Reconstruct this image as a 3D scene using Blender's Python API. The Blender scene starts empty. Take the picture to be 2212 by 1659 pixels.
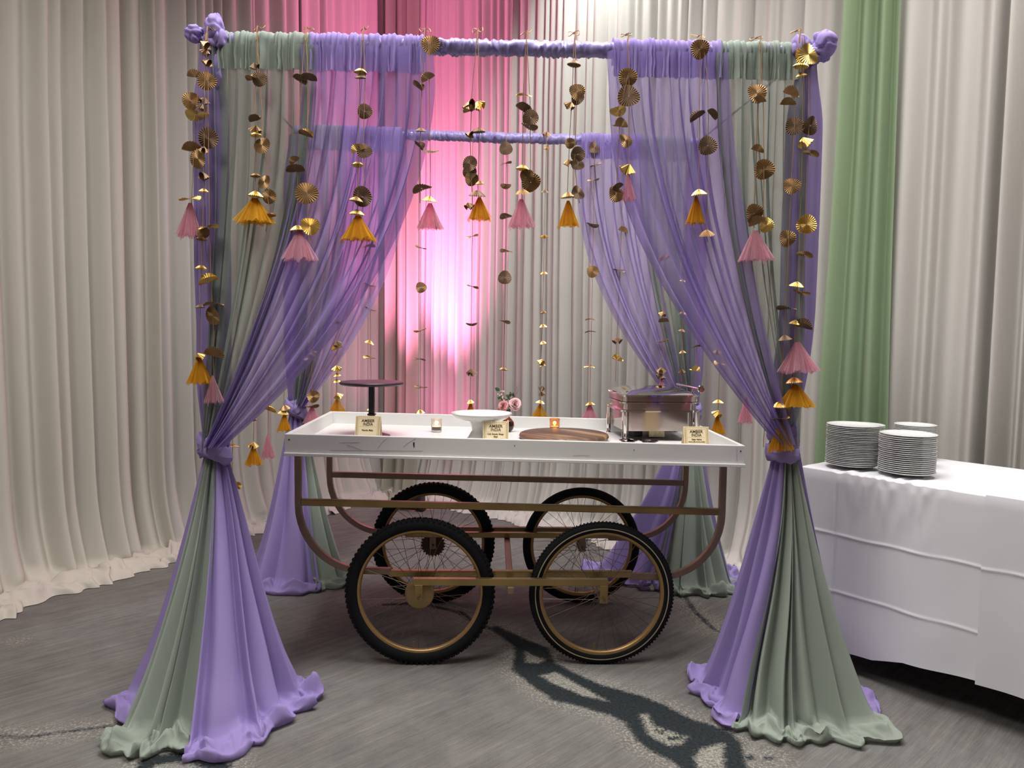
import bpy, bmesh, math, random
import numpy as np
from mathutils import Vector, Matrix, noise
PI = math.pi
SC = bpy.context.scene
COL = SC.collection
rnd = random.Random(7)

# ------------------------------------------------------------------ camera
FPX, PITCH, ROLL, CAMH = 1630.4, 0.0699, 0.0127, 1.5134
IW, IH = 2212, 1659
_f = Vector((0, math.cos(PITCH), -math.sin(PITCH))); _u = Vector((0, math.sin(PITCH), math.cos(PITCH))); _r = Vector((1, 0, 0))
CR = _r * math.cos(ROLL) + _u * math.sin(ROLL); CU = -_r * math.sin(ROLL) + _u * math.cos(ROLL); CF = _f
cam_d = bpy.data.cameras.new('camera'); cam_d.sensor_width = 36; cam_d.lens = FPX / IW * 36; cam_d.clip_end = 60
cam = bpy.data.objects.new('camera', cam_d); COL.objects.link(cam)
cam.matrix_world = Matrix(((CR.x, CU.x, -CF.x, 0), (CR.y, CU.y, -CF.y, 0), (CR.z, CU.z, -CF.z, CAMH), (0, 0, 0, 1)))
SC.camera = cam
def ray(px, py): return CF + CR * ((px - IW / 2) / FPX) - CU * ((py - IH / 2) / FPX)
def at(px, py, Y):                       # point of the vertical plane y = Y behind a pixel
    d = ray(px, py); return Vector((0, 0, CAMH)) + d * (Y / d.y)
def gnd(px, py, z=0.0):
    d = ray(px, py); return Vector((0, 0, CAMH)) + d * ((z - CAMH) / d.z)

# ------------------------------------------------------------------ world, lights, exposure
SC.view_settings.view_transform = 'Standard'; SC.view_settings.look = 'None'
SC.view_settings.exposure = -0.02; SC.view_settings.gamma = 1.0; SC.view_settings.use_curve_mapping = False
SC.cycles.transparent_max_bounces = 14; SC.cycles.max_bounces = 5; SC.cycles.diffuse_bounces = 2; SC.cycles.glossy_bounces = 3; SC.cycles.transmission_bounces = 5; SC.cycles.caustics_reflective = False; SC.cycles.caustics_refractive = False
wd = bpy.data.worlds.new('world'); SC.world = wd; wd.use_nodes = True
wd.node_tree.nodes['Background'].inputs[0].default_value = (0.90, 0.80, 0.76, 1)
wd.node_tree.nodes['Background'].inputs[1].default_value = 0.34
def area(name, loc, size, power, color, rot=(0, 0, 0), sizey=None, spread=PI):
    l = bpy.data.lights.new(name, 'AREA'); l.energy = power; l.color = color; l.size = size; l.spread = spread
    if sizey: l.shape = 'RECTANGLE'; l.size_y = sizey
    o = bpy.data.objects.new(name, l); COL.objects.link(o); o.location = loc; o.rotation_euler = rot; return o
def spot(name, loc, target, power, color, angle, blend=0.5, radius=0.05):
    l = bpy.data.lights.new(name, 'SPOT'); l.energy = power; l.color = color; l.spot_size = angle; l.spot_blend = blend; l.shadow_soft_size = radius
    o = bpy.data.objects.new(name, l); COL.objects.link(o); o.location = loc
    o.rotation_euler = (Vector(target) - Vector(loc)).to_track_quat('-Z', 'Y').to_euler(); return o
area('ceiling_panel_light', (0.1, 2.7, 5.05), 2.0, 125, (1.0, 0.98, 0.95), spread=2.5)
area('ceiling_panel_light', (-1.8, 0.6, 5.05), 1.6, 95, (1.0, 0.96, 0.90), spread=2.7)
area('ceiling_panel_light', (2.3, 2.7, 5.05), 1.6, 68, (1.0, 0.96, 0.93), spread=2.7)
spot('ceiling_downlight', (-0.9, 2.7, 5.1), (-0.5, 3.6, 0.8), 62, (0.97, 1.0, 0.98), 0.9, 0.6, 0.08)
spot('ceiling_downlight', (1.1, 2.6, 5.1), (1.4, 3.3, 0.8), 45, (0.97, 1.0, 0.99), 0.9, 0.6, 0.08)
spot('wall_wash_light', (0.48, 5.32, 5.1), (0.80, 5.70, 4.05), 330, (0.95, 1.0, 0.96), 1.5, 1.0, 0.10)
spot('pink_uplight', (-0.84, 6.28, 0.20), (-0.82, 6.74, 5.6), 2900, (1.0, 0.22, 0.50), 0.90, 1.0, 0.05)
spot('pink_uplight', (-0.84, 6.28, 0.20), (-0.62, 6.90, 2.6), 55, (1.0, 0.20, 0.46), 1.9, 1.0, 0.05)

# ------------------------------------------------------------------ mesh helpers
def link(name, me, mat=None, parent=None, smooth=True):
    o = bpy.data.objects.new(name, me); COL.objects.link(o)
    if mat is not None and not me.materials: me.materials.append(mat)
    if smooth and me.polygons:
        me.polygons.foreach_set('use_smooth', [True] * len(me.polygons))
    if parent is not None: o.parent = parent
    return o
class MB:
    def __init__(s): s.v = []; s.f = []; s.m = []; s.cur = 0
    def add(s, vs, fs):
        b = len(s.v); s.v.extend([tuple(x) for x in vs]); s.f.extend([tuple(b + i for i in f) for f in fs]); s.m.extend([s.cur] * len(fs)); return s
    def box(s, c, size, M=None):
        x, y, z = [k / 2 for k in size]; c = Vector(c)
        vs = [Vector((sx * x, sy * y, sz * z)) for sx in (-1, 1) for sy in (-1, 1) for sz in (-1, 1)]
        vs = [(M @ v if M is not None else v) + c for v in vs]
        return s.add(vs, [(0, 1, 3, 2), (4, 6, 7, 5), (0, 4, 5, 1), (2, 3, 7, 6), (0, 2, 6, 4), (1, 5, 7, 3)])
    def tube(s, pts, r, n=8, closed=False, cap=True, flat=None):
        pts = [Vector(p) for p in pts]; N = len(pts); vs = []; fs = []
        up = None
        for i, p in enumerate(pts):
            a = pts[i - 1] if (i > 0 or closed) else p; b = pts[(i + 1) % N] if (i < N - 1 or closed) else p
            t = (b - a).normalized()
            if up is None:
                up = Vector((0, 1, 0)) if abs(t.y) < 0.9 else Vector((1, 0, 0))
            x = t.cross(up).normalized(); y = x.cross(t).normalized(); up = y
            rr = r[i] if isinstance(r, (list, tuple)) else r
            for k in range(n):
                an = 2 * PI * (k + .5) / n; vs.append(p + x * math.cos(an) * rr * (flat or 1) + y * math.sin(an) * rr)
        R = N if closed else N - 1
        for i in range(R):
            for k in range(n):
                a = i * n + k; b = i * n + (k + 1) % n; c = ((i + 1) % N) * n + (k + 1) % n; d = ((i + 1) % N) * n + k
                fs.append((a, b, c, d))
        if cap and not closed:
            fs.append(tuple(range(n - 1, -1, -1))); fs.append(tuple((N - 1) * n + k for k in range(n)))
        return s.add(vs, fs)
    def lathe(s, prof, n=32, c=(0, 0, 0), cap=True, M=None):
        vs = []; fs = []; c = Vector(c)
        for (r, z) in prof:
            for k in range(n):
                a = 2 * PI * k / n; v = Vector((r * math.cos(a), r * math.sin(a), z)); vs.append((M @ v if M is not None else v) + c)
        for i in range(len(prof) - 1):
            for k in range(n):
                fs.append((i * n + k, i * n + (k + 1) % n, (i + 1) * n + (k + 1) % n, (i + 1) * n + k))
        if cap:
            if prof[0][0] > 1e-4: fs.append(tuple(range(n - 1, -1, -1)))
            if prof[-1][0] > 1e-4: fs.append(tuple((len(prof) - 1) * n + k for k in range(n)))
        return s.add(vs, fs)
    def grid(s, fn, nu, nv, wrap=False):
        vs = [fn(i / (nu if wrap else nu - 1), j / (nv - 1)) for j in range(nv) for i in range(nu)]
        fs = []
        for j in range(nv - 1):
            for i in range(nu if wrap else nu - 1):
                fs.append((j * nu + i, j * nu + (i + 1) % nu, (j + 1) * nu + (i + 1) % nu, (j + 1) * nu + i))
        return s.add(vs, fs)
    def rbox(s, w, d, z0, z1, r, c=(0, 0), n=5, top=None, ins=0.0):   # rounded-rectangle prism; ins shrinks the top
        def ring(w, d, r, z):
            out = []
            for qx, qy, a0 in ((1, 1, 0), (-1, 1, PI / 2), (-1, -1, PI), (1, -1, 1.5 * PI)):
                for k in range(n + 1):
                    a = a0 + PI / 2 * k / n
                    out.append(Vector((c[0] + qx * (w / 2 - r) + r * math.cos(a), c[1] + qy * (d / 2 - r) + r * math.sin(a), z)))
            return out
        rings = [ring(w, d, r, z0), ring(w, d, r, z1)] if not ins else [ring(w, d, r, z0), ring(w - ins, d - ins, max(r - ins / 2, .003), z1)]
        K = len(rings[0]); vs = rings[0] + rings[1]
        fs = [(k, (k + 1) % K, K + (k + 1) % K, K + k) for k in range(K)] + [tuple(range(K - 1, -1, -1)), tuple(range(K, 2 * K))]
        return s.add(vs, fs)
    def mesh(s, name):
        me = bpy.data.meshes.new(name); me.from_pydata(s.v, [], s.f); me.update(); return me
    def build(s, name, mat=None, parent=None, smooth=False, mats=None):
        me = s.mesh(name)
        if mats:
            for m in mats: me.materials.append(m)
            me.polygons.foreach_set('material_index', s.m)
        o = link(name, me, mat, parent, smooth); return o
def autosmooth(o, ang=0.6):
    bm = bmesh.new(); bm.from_mesh(o.data); bmesh.ops.recalc_face_normals(bm, faces=bm.faces)
    for f in bm.faces: f.smooth = True
    for e in bm.edges:
        if len(e.link_faces) == 2 and e.calc_face_angle(0) > ang: e.smooth = False
    bm.to_mesh(o.data); bm.free(); return o
def empty(name, loc=(0, 0, 0), rz=0, parent=None):
    o = bpy.data.objects.new(name, None); COL.objects.link(o); o.location = loc; o.rotation_euler = (0, 0, rz); o.empty_display_size = .1
    if parent is not None: o.parent = parent
    return o
def tag(o, label, cat, group=None):
    o['label'] = label; o['category'] = cat
    if group: o['group'] = group
    return o
def struct(o): o['kind'] = 'structure'; return o
def sm(a, b, x):
    t = min(1, max(0, (x - a) / (b - a))); return t * t * (3 - 2 * t)
def lerp(a, b, t): return a + (b - a) * t
def interp(tab, x):
    if x <= tab[0][0]: return tab[0][1]
    for (a, va), (b, vb) in zip(tab, tab[1:]):
        if x <= b: return va + (vb - va) * (x - a) / (b - a)
    return tab[-1][1]
def folds(n, seed, lo=0.55, hi=1.5):
    r = random.Random(seed); w = [r.uniform(lo, hi) for _ in range(n)]; s = sum(w); c = [0]
    for x in w: c.append(c[-1] + x / s)
    amp = [(-1 if k % 2 else 1) * r.uniform(.55, 1.0) for k in range(n + 1)]
    def fn(u):
        u = min(.99999, max(0, u))
        lo_, hi_ = 0, n
        k = 0
        while k < n - 1 and c[k + 1] <= u: k += 1
        t = (u - c[k]) / (c[k + 1] - c[k]); t = .5 - .5 * math.cos(PI * t)
        return amp[k] + (amp[k + 1] - amp[k]) * t
    tab = np.array([fn(i / 2000) for i in range(2001)])
    return lambda u: float(tab[int(min(2000, max(0, u * 2000)))])
def nz(x, y, z=0.0): return noise.noise(Vector((x, y, z)))

# ------------------------------------------------------------------ materials
def mat(name, base, rough=.6, metal=0., bump=None, var=None, spec=.5, coat=0., alpha=1., trans=0., emit=None, estr=0., ior=1.45, sheen=0.):
    m = bpy.data.materials.new(name); m.use_nodes = True; nt = m.node_tree; b = nt.nodes['Principled BSDF']
    b.inputs['Base Color'].default_value = (*base, 1); b.inputs['Roughness'].default_value = rough; b.inputs['Metallic'].default_value = metal
    b.inputs['Specular IOR Level'].default_value = spec; b.inputs['Coat Weight'].default_value = coat; b.inputs['Alpha'].default_value = alpha
    b.inputs['Transmission Weight'].default_value = trans; b.inputs['IOR'].default_value = ior; b.inputs['Sheen Weight'].default_value = sheen
    if emit: b.inputs['Emission Color'].default_value = (*emit, 1); b.inputs['Emission Strength'].default_value = estr
    tc = nt.nodes.new('ShaderNodeTexCoord')
    if var:                                    # (scale vector, strength, second colour)
        mp = nt.nodes.new('ShaderNodeMapping'); mp.inputs['Scale'].default_value = var[0]; nt.links.new(tc.outputs['Object'], mp.inputs[0])
        n = nt.nodes.new('ShaderNodeTexNoise'); n.inputs['Scale'].default_value = 1; n.inputs['Detail'].default_value = 5; nt.links.new(mp.outputs[0], n.inputs['Vector'])
        cr = nt.nodes.new('ShaderNodeValToRGB'); cr.color_ramp.elements[0].color = (*base, 1); cr.color_ramp.elements[1].color = (*var[1], 1)
        cr.color_ramp.elements[0].position = var[2] if len(var) > 2 else .35; cr.color_ramp.elements[1].position = var[3] if len(var) > 3 else .7
        nt.links.new(n.outputs['Fac'], cr.inputs[0]); nt.links.new(cr.outputs[0], b.inputs['Base Color'])
    if bump:                                   # (scale, strength, distance)
        n2 = nt.nodes.new('ShaderNodeTexNoise'); n2.inputs['Scale'].default_value = bump[0]; n2.inputs['Detail'].default_value = 3; nt.links.new(tc.outputs['Object'], n2.inputs['Vector'])
        bp = nt.nodes.new('ShaderNodeBump'); bp.inputs['Strength'].default_value = bump[1]; bp.inputs['Distance'].default_value = bump[2]
        nt.links.new(n2.outputs['Fac'], bp.inputs['Height']); nt.links.new(bp.outputs[0], b.inputs['Normal'])
    return m
def sheer(name, col, opac, trans=.35, col2=None, sheen=True):
    # thin woven cloth: lets some light straight through, scatters the rest on both sides; denser at a grazing angle
    m = bpy.data.materials.new(name); m.use_nodes = True; nt = m.node_tree; nt.nodes.clear(); N = nt.nodes.new; L = nt.links.new
    out = N('ShaderNodeOutputMaterial'); d = N('ShaderNodeBsdfDiffuse'); t = N('ShaderNodeBsdfTranslucent'); tr = N('ShaderNodeBsdfTransparent')
    tc = N('ShaderNodeTexCoord'); n = N('ShaderNodeTexNoise'); n.inputs['Scale'].default_value = 900; n.inputs['Detail'].default_value = 1; L(tc.outputs['Object'], n.inputs['Vector'])
    c2 = col2 or tuple(c * .86 for c in col)
    mc = N('ShaderNodeMix'); mc.data_type = 'RGBA'; mc.inputs['A'].default_value = (*col, 1); mc.inputs['B'].default_value = (*c2, 1); L(n.outputs['Fac'], mc.inputs['Factor'])
    L(mc.outputs['Result'], d.inputs['Color']); L(mc.outputs['Result'], t.inputs['Color'])
    tr.inputs['Color'].default_value = (*[min(1, .55 + .5 * c) for c in col], 1)
    m1 = N('ShaderNodeMixShader'); m1.inputs[0].default_value = trans; L(d.outputs[0], m1.inputs[1]); L(t.outputs[0], m1.inputs[2])
    if opac < 1:
        lw = N('ShaderNodeLayerWeight'); lw.inputs['Blend'].default_value = .5
        mr = N('ShaderNodeMapRange'); mr.inputs['To Min'].default_value = opac; mr.inputs['To Max'].default_value = 1.0
        pw = N('ShaderNodeMath'); pw.operation = 'POWER'; pw.inputs[1].default_value = 1.5; L(lw.outputs['Facing'], pw.inputs[0]); L(pw.outputs[0], mr.inputs['Value'])
        m2 = N('ShaderNodeMixShader'); L(mr.outputs[0], m2.inputs[0]); L(tr.outputs[0], m2.inputs[1]); L(m1.outputs[0], m2.inputs[2]); L(m2.outputs[0], out.inputs[0])
    else: L(m1.outputs[0], out.inputs[0])
    return m
LAV = (0.44, 0.345, 0.71); SAGE = (0.375, 0.435, 0.38)
M = {}
M['lav'] = sheer('lavender_voile', LAV, .50); M['lav_solid'] = sheer('lavender_cloth', LAV, .97, .2); M['lav_head'] = sheer('lavender_double_voile', LAV, .80, .25)
M['sage'] = sheer('sage_voile', SAGE, .52); M['sage_head'] = sheer('sage_double_voile', SAGE, .82, .25); M['sage_solid'] = sheer('sage_cloth', (0.42, 0.48, 0.415), .95, .2)
M['lav_back'] = sheer('lavender_voile_thin', LAV, .40); M['sage_back'] = sheer('sage_voile_thin', SAGE, .50)
M['cream'] = sheer('cream_drape_cloth', (0.66, 0.62, 0.55), 1.0, .12, (0.62, 0.58, 0.51))
M['white_drape'] = sheer('white_drape_cloth', (0.67, 0.64, 0.60), 1.0, .12, (0.63, 0.60, 0.56))
M['green'] = sheer('green_drape_cloth', (0.34, 0.45, 0.28), 1.0, .2)
M['olive'] = sheer('olive_drape_cloth', (0.42, 0.42, 0.34), 1.0, .15)
M['linen'] = mat('white_table_linen', (0.80, 0.80, 0.83), .8, bump=(700, .15, .001), sheen=.2)
M['gold'] = mat('gold_foil', (0.46, 0.30, 0.14), .42, .85, bump=(300, .3, .001), var=((60, 60, 60), (0.34, 0.21, 0.11)))
M['gold_bright'] = mat('bright_gold_foil', (0.80, 0.58, 0.20), .30, 1.0, bump=(300, .3, .001))
M['copper'] = mat('copper_paper', (0.27, 0.175, 0.11), .5, .6, bump=(300, .3, .001), var=((50, 50, 50), (0.20, 0.13, 0.085)))
M['cord'] = mat('gold_cord', (0.46, 0.28, 0.14), .42, .75, bump=(900, .8, .001))
M['tulle_o'] = sheer('orange_tulle', (0.90, 0.56, 0.06), .32, .45); M['tulle_p'] = sheer('pink_tulle', (0.92, 0.60, 0.68), .24, .5)
M['frame'] = mat('bronze_painted_steel', (0.27, 0.195, 0.135), .40, .7, var=((8, 8, 8), (0.33, 0.235, 0.165)))
M['brass'] = mat('gold_painted_steel', (0.40, 0.285, 0.115), .33, .85, var=((6, 6, 6), (0.30, 0.21, 0.10)))
M['tyre'] = mat('black_rubber', (0.007, 0.007, 0.008), .75, bump=(120, .2, .002), spec=.25)
M['stripe'] = mat('cream_tyre_stripe', (0.45, 0.38, 0.25), .7)
M['rim'] = mat('gold_wheel_rim', (0.40, 0.26, 0.11), .4, .7)
M['spoke'] = mat('dark_spoke_steel', (0.20, 0.15, 0.11), .4, .9)
M['rust'] = mat('rusty_sprocket', (0.10, 0.06, 0.04), .6, .5)
M['black'] = mat('matte_black', (0.012, 0.012, 0.016), .45)
M['blackplate'] = mat('black_plum_plate', (0.035, 0.025, 0.032), .4)
M['ceramic'] = mat('white_glazed_ceramic', (0.82, 0.83, 0.79), .12, coat=.4)
M['plate'] = mat('white_porcelain', (0.80, 0.81, 0.80), .18)
M['chrome'] = mat('polished_steel', (0.72, 0.70, 0.69), .07, 1.0)
M['steel_pan'] = mat('satin_polished_steel', (0.50, 0.44, 0.41), .16, 1.0)
M['chrome2'] = mat('brushed_steel', (0.62, 0.61, 0.60), .22, 1.0)
M['pink_board'] = mat('coral_pink_board', (0.72, 0.25, 0.22), .7)
M['dark'] = mat('dark_wall', (0.03, 0.03, 0.03), .9); M['ceil'] = mat('ceiling_paint', (0.55, 0.52, 0.49), .9)
M['card'] = mat('cream_card', (0.86, 0.73, 0.46), .7); M['ink'] = mat('brown_ink', (0.06, 0.035, 0.02), .8); M['ink2'] = mat('tan_ink', (0.42, 0.28, 0.13), .8)
M['wax'] = mat('candle_wax', (0.86, 0.78, 0.68), .5); M['flame'] = mat('candle_flame', (1, .8, .4), .5, emit=(1, .62, .22), estr=7)
M['glass'] = mat('amber_glass', (0.96, 0.90, 0.85), .08, trans=.9, bump=(90, .5, .003)); M['glass2'] = mat('orange_glass', (0.95, 0.55, 0.25), .08, trans=.85, bump=(90, .5, .003))
M['clear'] = mat('clear_glass', (0.95, 0.97, 0.96), .03, trans=.95)
M['vase'] = mat('red_orange_glass', (0.60, 0.09, 0.04), .1, trans=.35, coat=.5, var=((14, 14, 5), (0.02, 0.01, 0.01), .52, .58))
M['rose'] = mat('pale_pink_petals', (0.88, 0.56, 0.56), .6, sheen=.3); M['rose2'] = mat('rose_pink_petals', (0.80, 0.34, 0.35), .6, sheen=.3)
M['leaf'] = mat('green_leaf', (0.06, 0.17, 0.06), .5); M['stem'] = mat('grey_green_stem', (0.16, 0.20, 0.12), .6); M['bud'] = mat('cream_bud', (0.72, 0.68, 0.55), .6); M['heather'] = mat('mauve_stem', (0.30, 0.16, 0.22), .7)
M['goldbox'] = mat('cream_gold_label', (0.66, 0.55, 0.26), .35, .3, var=((60, 60, 60), (0.80, 0.75, 0.55)))
M['wood_edge'] = M['red'] = mat('red_petal', (0.6, 0.02, 0.06), .6)

M['scuff'] = mat('grey_scuff', (0.42, 0.38, 0.36), .7)
def white_paint():
    m = mat('scuffed_white_paint', (0.80, 0.79, 0.77), .35, bump=(30, .08, .002)); nt = m.node_tree; b = nt.nodes['Principled BSDF']; N = nt.nodes.new; L = nt.links.new
    tc = N('ShaderNodeTexCoord'); mp = N('ShaderNodeMapping'); mp.inputs['Scale'].default_value = (7, 30, 38); mp.inputs['Rotation'].default_value = (0, .12, 0); L(tc.outputs['Object'], mp.inputs[0])
    n = N('ShaderNodeTexNoise'); n.inputs['Scale'].default_value = 1.0; n.inputs['Detail'].default_value = 9; n.inputs['Roughness'].default_value = .7; L(mp.outputs[0], n.inputs['Vector'])
    cr = N('ShaderNodeValToRGB'); e = cr.color_ramp.elements; e[0].position = .20; e[0].color = (.10, .08, .07, 1); e[1].position = .27; e[1].color = (.80, .79, .77, 1)
    e.new(.235).color = (.62, .60, .58, 1); L(n.outputs['Fac'], cr.inputs[0]); L(cr.outputs[0], b.inputs['Base Color']); return m
M['paint'] = white_paint()
def board_wood():
    m = mat('acacia_wood', (0.2, 0.1, 0.05), .45); nt = m.node_tree; b = nt.nodes['Principled BSDF']; N = nt.nodes.new; L = nt.links.new
    tc = N('ShaderNodeTexCoord'); mp = N('ShaderNodeMapping'); mp.vector_type = 'TEXTURE'; mp.inputs['Rotation'].default_value = (0, 0, -.75); mp.inputs['Scale'].default_value = (1 / 1.6, 1 / 15, 1 / 15); L(tc.outputs['Object'], mp.inputs[0])
    n = N('ShaderNodeTexNoise'); n.inputs['Scale'].default_value = 1; n.inputs['Detail'].default_value = 6; n.inputs['Distortion'].default_value = .6; L(mp.outputs[0], n.inputs['Vector'])
    cr = N('ShaderNodeValToRGB'); e = cr.color_ramp.elements; e[0].position = .34; e[0].color = (.055, .028, .018, 1); e[1].position = .72; e[1].color = (.46, .30, .16, 1); e.new(.54).color = (.15, .082, .05, 1)
    L(n.outputs['Fac'], cr.inputs[0]); L(cr.outputs[0], b.inputs['Base Color']); return m
M['wood'] = board_wood()
def carpet():
    m = mat('grey_patterned_carpet', (.2, .2, .2), .95, spec=.1); nt = m.node_tree; b = nt.nodes['Principled BSDF']; N = nt.nodes.new; L = nt.links.new
    tc = N('ShaderNodeTexCoord')
    def nse(scale, rot, det, rough=.6, vec=None):
        mp = N('ShaderNodeMapping'); mp.vector_type = 'TEXTURE'; mp.inputs['Rotation'].default_value = (0, 0, rot); mp.inputs['Scale'].default_value = tuple(1 / q for q in scale); L(tc.outputs['Object'], mp.inputs[0])
        n = N('ShaderNodeTexNoise'); n.inputs['Scale'].default_value = 1; n.inputs['Detail'].default_value = det; n.inputs['Roughness'].default_value = rough; L(mp.outputs[0], n.inputs['Vector']); return n.outputs['Fac']
    def ramp(fac, *st):
        cr = N('ShaderNodeValToRGB'); e = cr.color_ramp.elements; e[0].position, e[0].color = st[0][0], (*st[0][1], 1); e[1].position, e[1].color = st[-1][0], (*st[-1][1], 1)
        for p_, c_ in st[1:-1]: e.new(p_).color = (*c_, 1)
        L(fac, cr.inputs[0]); return cr.outputs[0]
    def mix(f, a, c, mode='MIX'):
        x = N('ShaderNodeMix'); x.data_type = 'RGBA'; x.blend_type = mode
        if isinstance(f, float): x.inputs['Factor'].default_value = f
        else: L(f, x.inputs['Factor'])
        for k, v in (('A', a), ('B', c)):
            if isinstance(v, tuple): x.inputs[k].default_value = (*v, 1)
            else: L(v, x.inputs[k])
        return x.outputs['Result']
    def rng(v, a, c, lo=0., hi=1.):
        r = N('ShaderNodeMapRange'); r.interpolation_type = 'SMOOTHSTEP'; r.inputs['From Min'].default_value = a; r.inputs['From Max'].default_value = c; r.inputs['To Min'].default_value = lo; r.inputs['To Max'].default_value = hi; L(v, r.inputs['Value']); return r.outputs[0]
    def math_(op, a, c):
        x = N('ShaderNodeMath'); x.operation = op
        for k, v in ((0, a), (1, c)):
            if isinstance(v, float): x.inputs[k].default_value = v
            else: L(v, x.inputs[k])
        return x.outputs[0]
    big = nse((.9, .9, .9), 0, 4)
    base = ramp(big, (.32, (.140, .139, .132)), (.5, (.176, .168, .160)), (.68, (.214, .213, .206)))
    streak = nse((1.4, 30, 1), .80, 6, .7)
    base = mix(.45, base, ramp(streak, (.3, (.32, .31, .30)), (.5, (.5, .5, .5)), (.70, (.74, .73, .71))), 'OVERLAY')
    streak2 = nse((5, 130, 1), .74, 4, .75)
    base = mix(.55, base, ramp(streak2, (.32, (.36, .355, .35)), (.5, (.5, .5, .5)), (.68, (.68, .675, .66))), 'OVERLAY')
    blot = nse((7, 7, 1), 0, 5, .7); base = mix(.45, base, ramp(blot, (.3, (.36, .36, .36)), (.7, (.64, .64, .63))), 'OVERLAY')
    fine = nse((420, 420, 1), 0, 2)
    base = mix(.5, base, ramp(fine, (.3, (.25, .25, .25)), (.7, (.75, .75, .75))), 'OVERLAY')
    at_ = N('ShaderNodeAttribute'); at_.attribute_name = 'river'; d = at_.outputs['Fac']
    grain = nse((85, 85, 1), 0, 6, .85); wob = nse((14, 14, 1), 0, 3)
    dd = math_('ADD', d, math_('MULTIPLY', math_('SUBTRACT', grain, .5), .10)); dd = math_('ADD', dd, math_('MULTIPLY', math_('SUBTRACT', wob, .5), .03))
    # pale flecks along the shores
    shore = math_('MULTIPLY', rng(d, .0, .012), rng(d, .012, .13, 1., 0.)); fl = math_('MULTIPLY', shore, rng(grain, .50, .60))
    base = mix(fl, base, (.44, .42, .35))
    isl = N('ShaderNodeAttribute'); isl.attribute_name = 'island'
    base = mix(math_('MULTIPLY', isl.outputs['Fac'], rng(grain, .44, .60)), base, (.42, .41, .33))
    dk = ramp(grain, (.35, (.014, .017, .020)), (.62, (.038, .047, .050)), (.80, (.13, .14, .135)))
    base = mix(rng(dd, -.012, .010, 1., 0.), base, dk)
    L(base, b.inputs['Base Color'])
    bp = N('ShaderNodeBump'); bp.inputs['Strength'].default_value = .5; bp.inputs['Distance'].default_value = .004; L(fine, bp.inputs['Height']); L(bp.outputs[0], b.inputs['Normal'])
    return m
M['carpet'] = carpet()

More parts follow.
